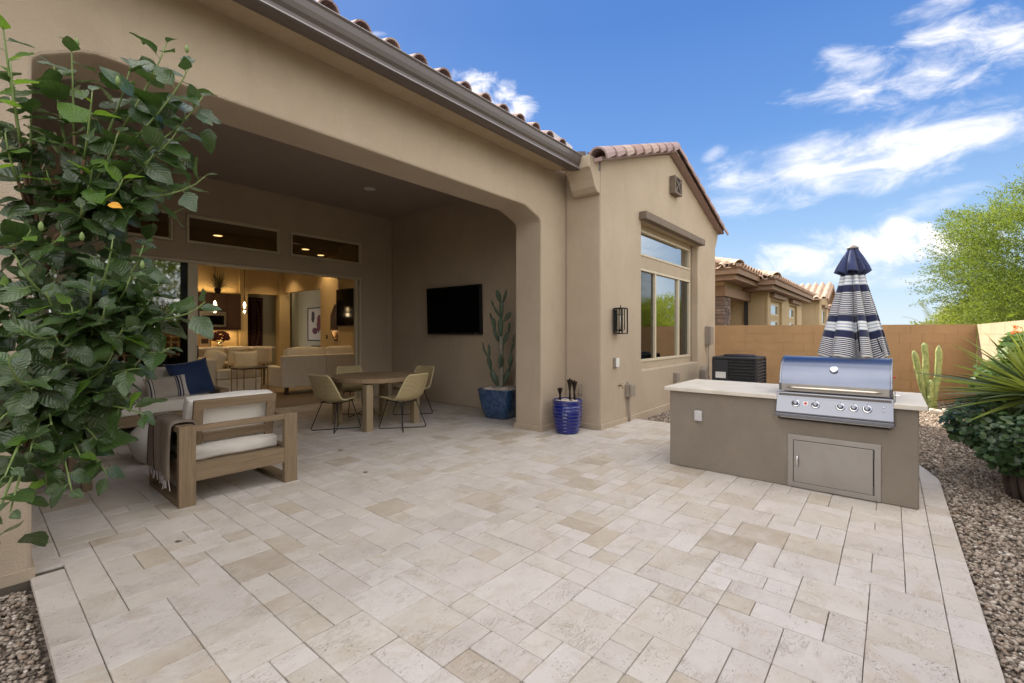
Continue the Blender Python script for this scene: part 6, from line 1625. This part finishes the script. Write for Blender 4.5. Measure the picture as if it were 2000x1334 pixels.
# date palm with feather fronds
p = at(1828, 730, 24.0); dp_ = thing('date_palm', 'grey-green feather palm farthest beyond the wall corner', 'palm', (p[0], p[1], LOWZ))
MB().tube([(0, 0, 0), (0, 0, 1.5)], [.28, .2], 10).build('trunk', 'pvbark', dp_)
M['palmgrey'] = leafmat('grey_palm_leaf', (.20, .22, .11), (.32, .33, .15), .3, .55, (.45, .5, .2), vein=False, rng='island')
random.seed(9); mb = MB()
for k in range(44):
    a = random.uniform(0, 2*pi); el = random.uniform(.1, 1.35); L = random.uniform(1.6, 2.4); d1 = Vector((cos(a)*cos(el), sin(a)*cos(el), sin(el)))
    for j in range(30):
        s_ = (j+1)/30; c_ = Vector((0, 0, 1.5))+d1*L*s_+Vector((0, 0, -1.0*s_*s_*cos(el)))
        sd3 = d1.cross(Vector((0, 0, 1))).normalized()
        for sg in (-1, 1):
            d2 = (sd3*sg*.8+d1*.7+Vector((0, 0, -.15+random.uniform(-.1, .1)))).normalized(); ll = .42*(1-.5*s_); w3 = d1*.016
            mb.add([c_-w3, c_+w3, c_+d2*ll], [(0, 1, 2)])
mb.build('fronds', 'palmgrey', dp_, kind='stuff')
GT = ['bushy tree mirrored in the middle pane of the wing window', 'bushy tree mirrored at the right of the wing window', 'tall bushy tree mirrored in the sliding door glass', 'tallest bushy tree behind the side wall opposite the lounge chair', 'bushy tree behind the side wall opposite the hibiscus', 'bushy tree behind the side wall opposite the air conditioner', 'bushy tree behind the side wall opposite the house next door', 'bushy tree at the far left end behind the side wall']
# hedge and trees behind the viewer, mirrored in the windows
for k, (x, y, h_, r_) in enumerate(((9.5, -4.4, 2.5, 2.0), (13.0, -4.6, 2.5, 2.0), (5.5, -5.9, 4.9, 2.7), (1.5, -5.9, 5.2, 2.7), (-3, -5.5, 3.6, 2.3), (17, -5, 2.4, 2.0), (21, -6, 2.5, 2.3), (-8, -6, 3.8, 2.6))):
    feathery_tree('garden_tree', GT[k], (x, y, LOWZ), h_, r_, 1500, .14, 'pv', 30+k, low=.05, per=16)
for i, o in enumerate([o for o in bpy.data.objects if o.name.startswith('garden_tree')]): o['group'] = 'bushy trees beyond the side wall behind the viewer'

# ---- totem cactus
def tot_build(g, bs):
    pos = g.n('ShaderNodeNewGeometry').outputs['Position']
    c = g.mix(g.mr(g.noise(pos, 16, 4, .6), .35, .7), (.20, .26, .08), (.36, .40, .16)); g.nt.links.new(c, bs.inputs['Base Color'])
M['totem'] = mat('totem_skin', (.2, .3, .1), .55, bump=.4, bscale=30, build=tot_build)
bt = Vector(at(1817, 797, 8.85)); bt.z = LOWZ
tc_ = thing('totem_cactus', 'lumpy pale green totem pole cactus with upright arms against the garden wall', 'cactus', bt)
def arm(pts, r_, seed):
    rnd = random.Random(seed); pp_ = []
    for a_, b_ in zip(pts[:-1], pts[1:]):
        for i in range(9): pp_.append(Vector(a_).lerp(Vector(b_), i/9))
    pp_.append(Vector(pts[-1])); n = len(pp_); mb = MB(); vs = []; nu = 20; up = None
    for j, c_ in enumerate(pp_):
        f = j/(n-1); R_ = r_*(1 if f < .9 else sqrt(max(0.02, 1-((f-.9)/.1)**2)))
        for i in range(nu):
            a_ = 2*pi*i/nu; lump = 1+.30*noise.noise(Vector((cos(a_)*1.6+seed, sin(a_)*1.6, c_.z*9+seed)))+.12*cos(5*a_+j*.3)
            vs.append(c_+Vector((cos(a_), sin(a_), 0))*R_*lump)
    mb.add(vs, [(j*nu+i, j*nu+(i+1) % nu, (j+1)*nu+(i+1) % nu, (j+1)*nu+i) for j in range(n-1) for i in range(nu)]+[tuple((n-1)*nu+i for i in range(nu))])
    return mb.build('arm', 'totem', tc_, smooth=True, subd=1)
def Q(px_, py_, dd=0): return Vector(at(px_, py_, 8.85+dd))-bt
arm([Q(1812, 800), Q(1803, 760), Q(1793, 722), Q(1785, 684)], .052, 1); arm([Q(1815, 802, .1), Q(1808, 740, .1), Q(1808, 700, .1), Q(1805, 669, .1)], .050, 2)
arm([Q(1822, 802), Q(1824, 770), Q(1832, 735), Q(1834, 674)], .052, 3); arm([Q(1818, 802, -.1), Q(1817, 775, -.1), Q(1818, 742, -.1)], .048, 4)
for k in range(3):
    rk_ = tag(MB().obox((bt.x+(-.45, -.3, -.15)[k], bt.y+(-.05, -.28, .2)[k], LOWZ+.03), ((.26, .2, .16)[k], (.18, .22, .13)[k], .07), RZ(k)@RXm(.15)).build('flat_stone', 'counter', bevel=.02, seg=3),
              ('largest flat pale stone at the foot of the totem cactus', 'middle-sized flat pale stone beside the totem cactus', 'smallest pale stone by the totem cactus')[k], 'stone')

# ---- broad-leaved bush at the right edge
M['bush'] = leafmat('round_dark_leaf', (.018, .045, .016), (.05, .10, .03), .22, .45, (.14, .26, .03), vein=False, rng='island', coat=.1)
M['bushtop'] = leafmat('bright_round_leaf', (.05, .11, .02), (.10, .18, .035), .35, .45, (.28, .42, .04), vein=False, rng='island')
def roundleaf(c_, nrm_, s_, rnd, shape=1.0):
    n_ = Vector(nrm_).normalized(); x_ = n_.orthogonal().normalized(); x_ = Matrix.Rotation(rnd.uniform(0, 6.28), 3, n_)@x_; y_ = n_.cross(x_)
    P_ = [(0, -.42, 0), (.32, -.45, .05), (.50, -.1, .09), (.40, .3, .06), (0, .58*shape, -.06), (-.40, .3, .06), (-.50, -.1, .09), (-.32, -.45, .05), (0, .0, .0)]
    vs = [c_+(x_*a+y_*b+n_*d)*s_ for a, b, d in P_]
    return vs, [(8, 0, 1, 2), (8, 2, 3, 4), (8, 4, 5, 6), (8, 6, 7, 0)]
def leafy_bush(name, label, cat, base, lobes, nleaf, s0, s1, m, seed, stems, parts=0):
    rnd = random.Random(seed); t_ = thing(name, label, cat, base); mb = MB(); P_ = []
    for _ in range(nleaf):
        c3, r3 = rnd.choice(lobes); v = Vector([rnd.gauss(0, 1) for _ in range(3)]).normalized(); rr = rnd.uniform(.25, 1)**.4
        p_ = Vector((c3[0]+v.x*r3[0]*rr, c3[1]+v.y*r3[1]*rr, c3[2]+v.z*r3[2]*rr)); P_.append((p_, v, rr))
    P_.sort(key=lambda q: q[0].dot(IV)*.6-q[2])
    for k, (p_, v, rr) in enumerate(P_):
        vs, fs = roundleaf(p_, v*.6+Vector((0, 0, .8))-IV*.35+Vector([rnd.gauss(0, .35) for _ in range(3)]), rnd.uniform(s0, s1), rnd)
        if k < parts:
            MB().add([q-p_ for q in vs], fs).build('leaf', m, t_, smooth=True).location = p_
        else: mb.add(vs, fs)
    mb.build('foliage', m, t_, smooth=True, kind='stuff')
    for st_ in stems: MB().tube([Vector(q) for q in st_[0]], st_[1], 7).build('stem', 'bushbark', t_, smooth=True)
    return t_
M['bushbark'] = mat('dark_bark', (.11, .075, .06), .85, var=(.06, .04, .03), vscale=14, bump=.6, bscale=60)
b0 = Vector((5.98, -.86, LOWZ))
leafy_bush('round_leaf_shrub', 'dark green round-leaved shrub on three short trunks at the right edge under the fan palm', 'shrub', b0,
    [((.05, -.02, .52), (.40, .34, .26)), ((.45, -.05, .50), (.40, .30, .26)), ((-.10, .0, .42), (.26, .26, .18)), ((.28, .22, .60), (.36, .26, .22)), ((.72, .10, .62), (.36, .28, .24)), ((-.15, -.1, .62), (.3, .26, .2))],
    2600, .034, .062, 'bush', 4, [([(0, 0, 0), (.0, .02, .15), (.05, .0, .40)], [.034, .027, .018]), ([(-.10, -.05, 0), (-.12, -.02, .16), (-.1, .0, .38)], [.030, .024, .015]), ([(-.02, -.12, 0), (-.03, -.14, .2), (.0, -.1, .4)], [.035, .03, .02]), ([(.1, .02, 0), (.16, .05, .2), (.3, .1, .45)], [.03, .024, .015])], parts=200)
f0 = Vector((8.6, -1.10, LOWZ))
leafy_bush('flowering_shrub', 'bright-leaved shrub with orange-red blooms in front of the sunlit side wall', 'shrub', f0,
    [((0, 0, .75), (.55, .22, .35)), ((-.45, -.02, .95), (.45, .2, .33)), ((-1.0, -.02, .95), (.5, .2, .45)), ((.35, .05, .85), (.38, .2, .28)), ((-.9, 0, 1.3), (.3, .14, .2))],
    1100, .05, .10, 'bushtop', 14, [([(0, 0, 0), (-.05, 0, .3), (-.2, 0, .7)], [.022, .018, .012]), ([(-.1, 0, 0), (-.4, 0, .5), (-.8, 0, 1.1)], [.022, .016, .01]), ([(.1, 0, 0), (.2, 0, .4), (.4, 0, .9)], [.02, .015, .01])], parts=100)
M['redflower'] = leafmat('orange_red_petal', (.75, .09, .02), (.80, .20, .03), .35, .6, (.9, .25, .05), vein=False, rng='island')
fsh = bpy.data.objects['flowering_shrub']
for k in range(6):
    c_ = Vector(at(1990+random.uniform(-14, 22), 648+random.uniform(-10, 12), 5.15))-f0; mb = MB()
    for j in range(14):
        vs, fs = roundleaf(c_+Vector([random.gauss(0, .014) for _ in range(3)]), [random.gauss(0, 1) for _ in range(3)], random.uniform(.012, .022), random); mb.add(vs, fs)
    mb.build('bloom', 'redflower', fsh)
stem_ = MB().tube([Vector((-.8, 0, 1.0)), Vector(at(1960, 700, 5.3))-f0, Vector(at(1985, 655, 5.2))-f0], .006, 5).build('stem', 'bushbark', fsh)
# ---- fan palm in front of the shrub
M['fan'] = leafmat('lit_fan_leaf', (.13, .20, .04), (.27, .33, .075), .45, .42, (.62, .70, .10), vein=False, rng='island')  # upper blades: their sunlit yellow-green is put into the leaf colour
M['fan_dull'] = leafmat('dull_fan_leaf', (.055, .085, .045), (.09, .13, .06), .25, .4, (.2, .28, .06), vein=False, rng='island')
fc = Vector(at(2035, 775, 4.35)); fpz = Vector((fc.x, fc.y, LOWZ))
fp = thing('fan_palm', 'spiky fan palm with long green and yellow-green blades reaching in from the right edge', 'palm', fpz)
MB().tube([(0, 0, 0), (0, 0, fc.z-LOWZ-.05)], [.09, .07], 10).build('trunk', 'bushbark', fp)
random.seed(17); cen = fc-fpz
def blade(px_, py_, dd, m, w0=.021, droop=.10):
    """one stiff folded blade from the heart of the plant to a tip"""
    tip = Vector(at(px_, py_, 4.35+dd))-fc; L = tip.length; bd = tip.normalized(); b0_ = cen+bd*.05
    w3 = bd.cross(Vector((0, 0, 1)))
    w3 = (Matrix.Rotation(random.uniform(-.7, .7), 3, bd)@w3).normalized(); nm = w3.cross(bd); pts = []; n_ = 8
    for j in range(n_+1):
        s_ = j/n_; w_ = w0*(.55+.45*min(1, s_*3))*(1-max(0, (s_-.25)/.75)**1.5)+.0006; c_ = b0_+bd*L*s_+Vector((0, 0, droop*L*(s_-s_**2*1.0)))
        pts += [c_-w3*w_+nm*w_*.6, c_, c_+w3*w_+nm*w_*.6]
    MB().add(pts, [(j*3+i, j*3+i+1, (j+1)*3+i+1, (j+1)*3+i) for j in range(n_) for i in (0, 1)]).build('blade', m, fp)
for k in range(150):     # outer skirt: long, low, duller blades; heart: upright, coloured as sunlit
    f = k/149; a_ = 2*pi*((k*.618) % 1)
    if f < .5: el = random.uniform(-.30, .28); L = random.uniform(.70, .98)
    elif f < .8: el = random.uniform(.2, .75); L = random.uniform(.60, .90)
    else: el = random.uniform(.7, 1.35); L = random.uniform(.45, .75)
    lx, ly, lz = cos(a_)*cos(el)*L, sin(a_)*cos(el)*L, sin(el)*L
    # into picture-independent garden axes, then through the same helper
    tip = fc+Vector((lx, ly, lz)); dep = tip.x*VX+tip.y*VY; lat = tip.x*RX+tip.y*RY
    blade(1000+889*lat/dep, 650-889*(tip.z-EYE)/dep, dep-4.35, 'fan_dull' if (f < .28 or el < -.1) else 'fan', random.uniform(.016, .024))
for (px_, py_, dd) in ((1816, 756, -.1), (1822, 772, -.2), (1835, 742, .0), (1848, 800, -.2), (1872, 716, .1), (1880, 730, -.1), (1900, 706, .1), (1918, 690, .1), (1938, 668, .0), (1955, 672, .1), (1842, 762, .1), (1860, 786, -.15), (1895, 822, -.25), (1930, 860, -.3), (1868, 745, -.1), (1905, 740, .0), (1976, 660, .0)):
    blade(px_, py_, dd, random.choice(('fan', 'fan', 'fan_dull')), .024, .06)
# small dry leaves on the stones
random.seed(5); M['dry'] = mat('dry_leaf', (.13, .09, .05), .8)
for k, (x, y) in enumerate(((.93, 3.72), (2.6, 4.1), (5.9, -.75), (6.3, -.7), (2.9, 5.1))):
    vs, fs = roundleaf(Vector((x, y, .004 if y > -.3 else LOWZ+.03)), (.1, .1, 1), random.uniform(.03, .05), random)
    lb = ('dry brown leaf on the paving near the left pier', 'small dry leaf on the paving in front of the lounge chair', 'dry leaf on gravel under the round-leaved shrub', 'dry leaf on the gravel beyond the shrub trunks', 'tiny dry leaf on the paving between lounge chair and dining set')[k]
    tag(MB().add(vs, fs).build('fallen_leaf', 'dry'), lb, 'leaf')
sc.render.engine = 'CYCLES'
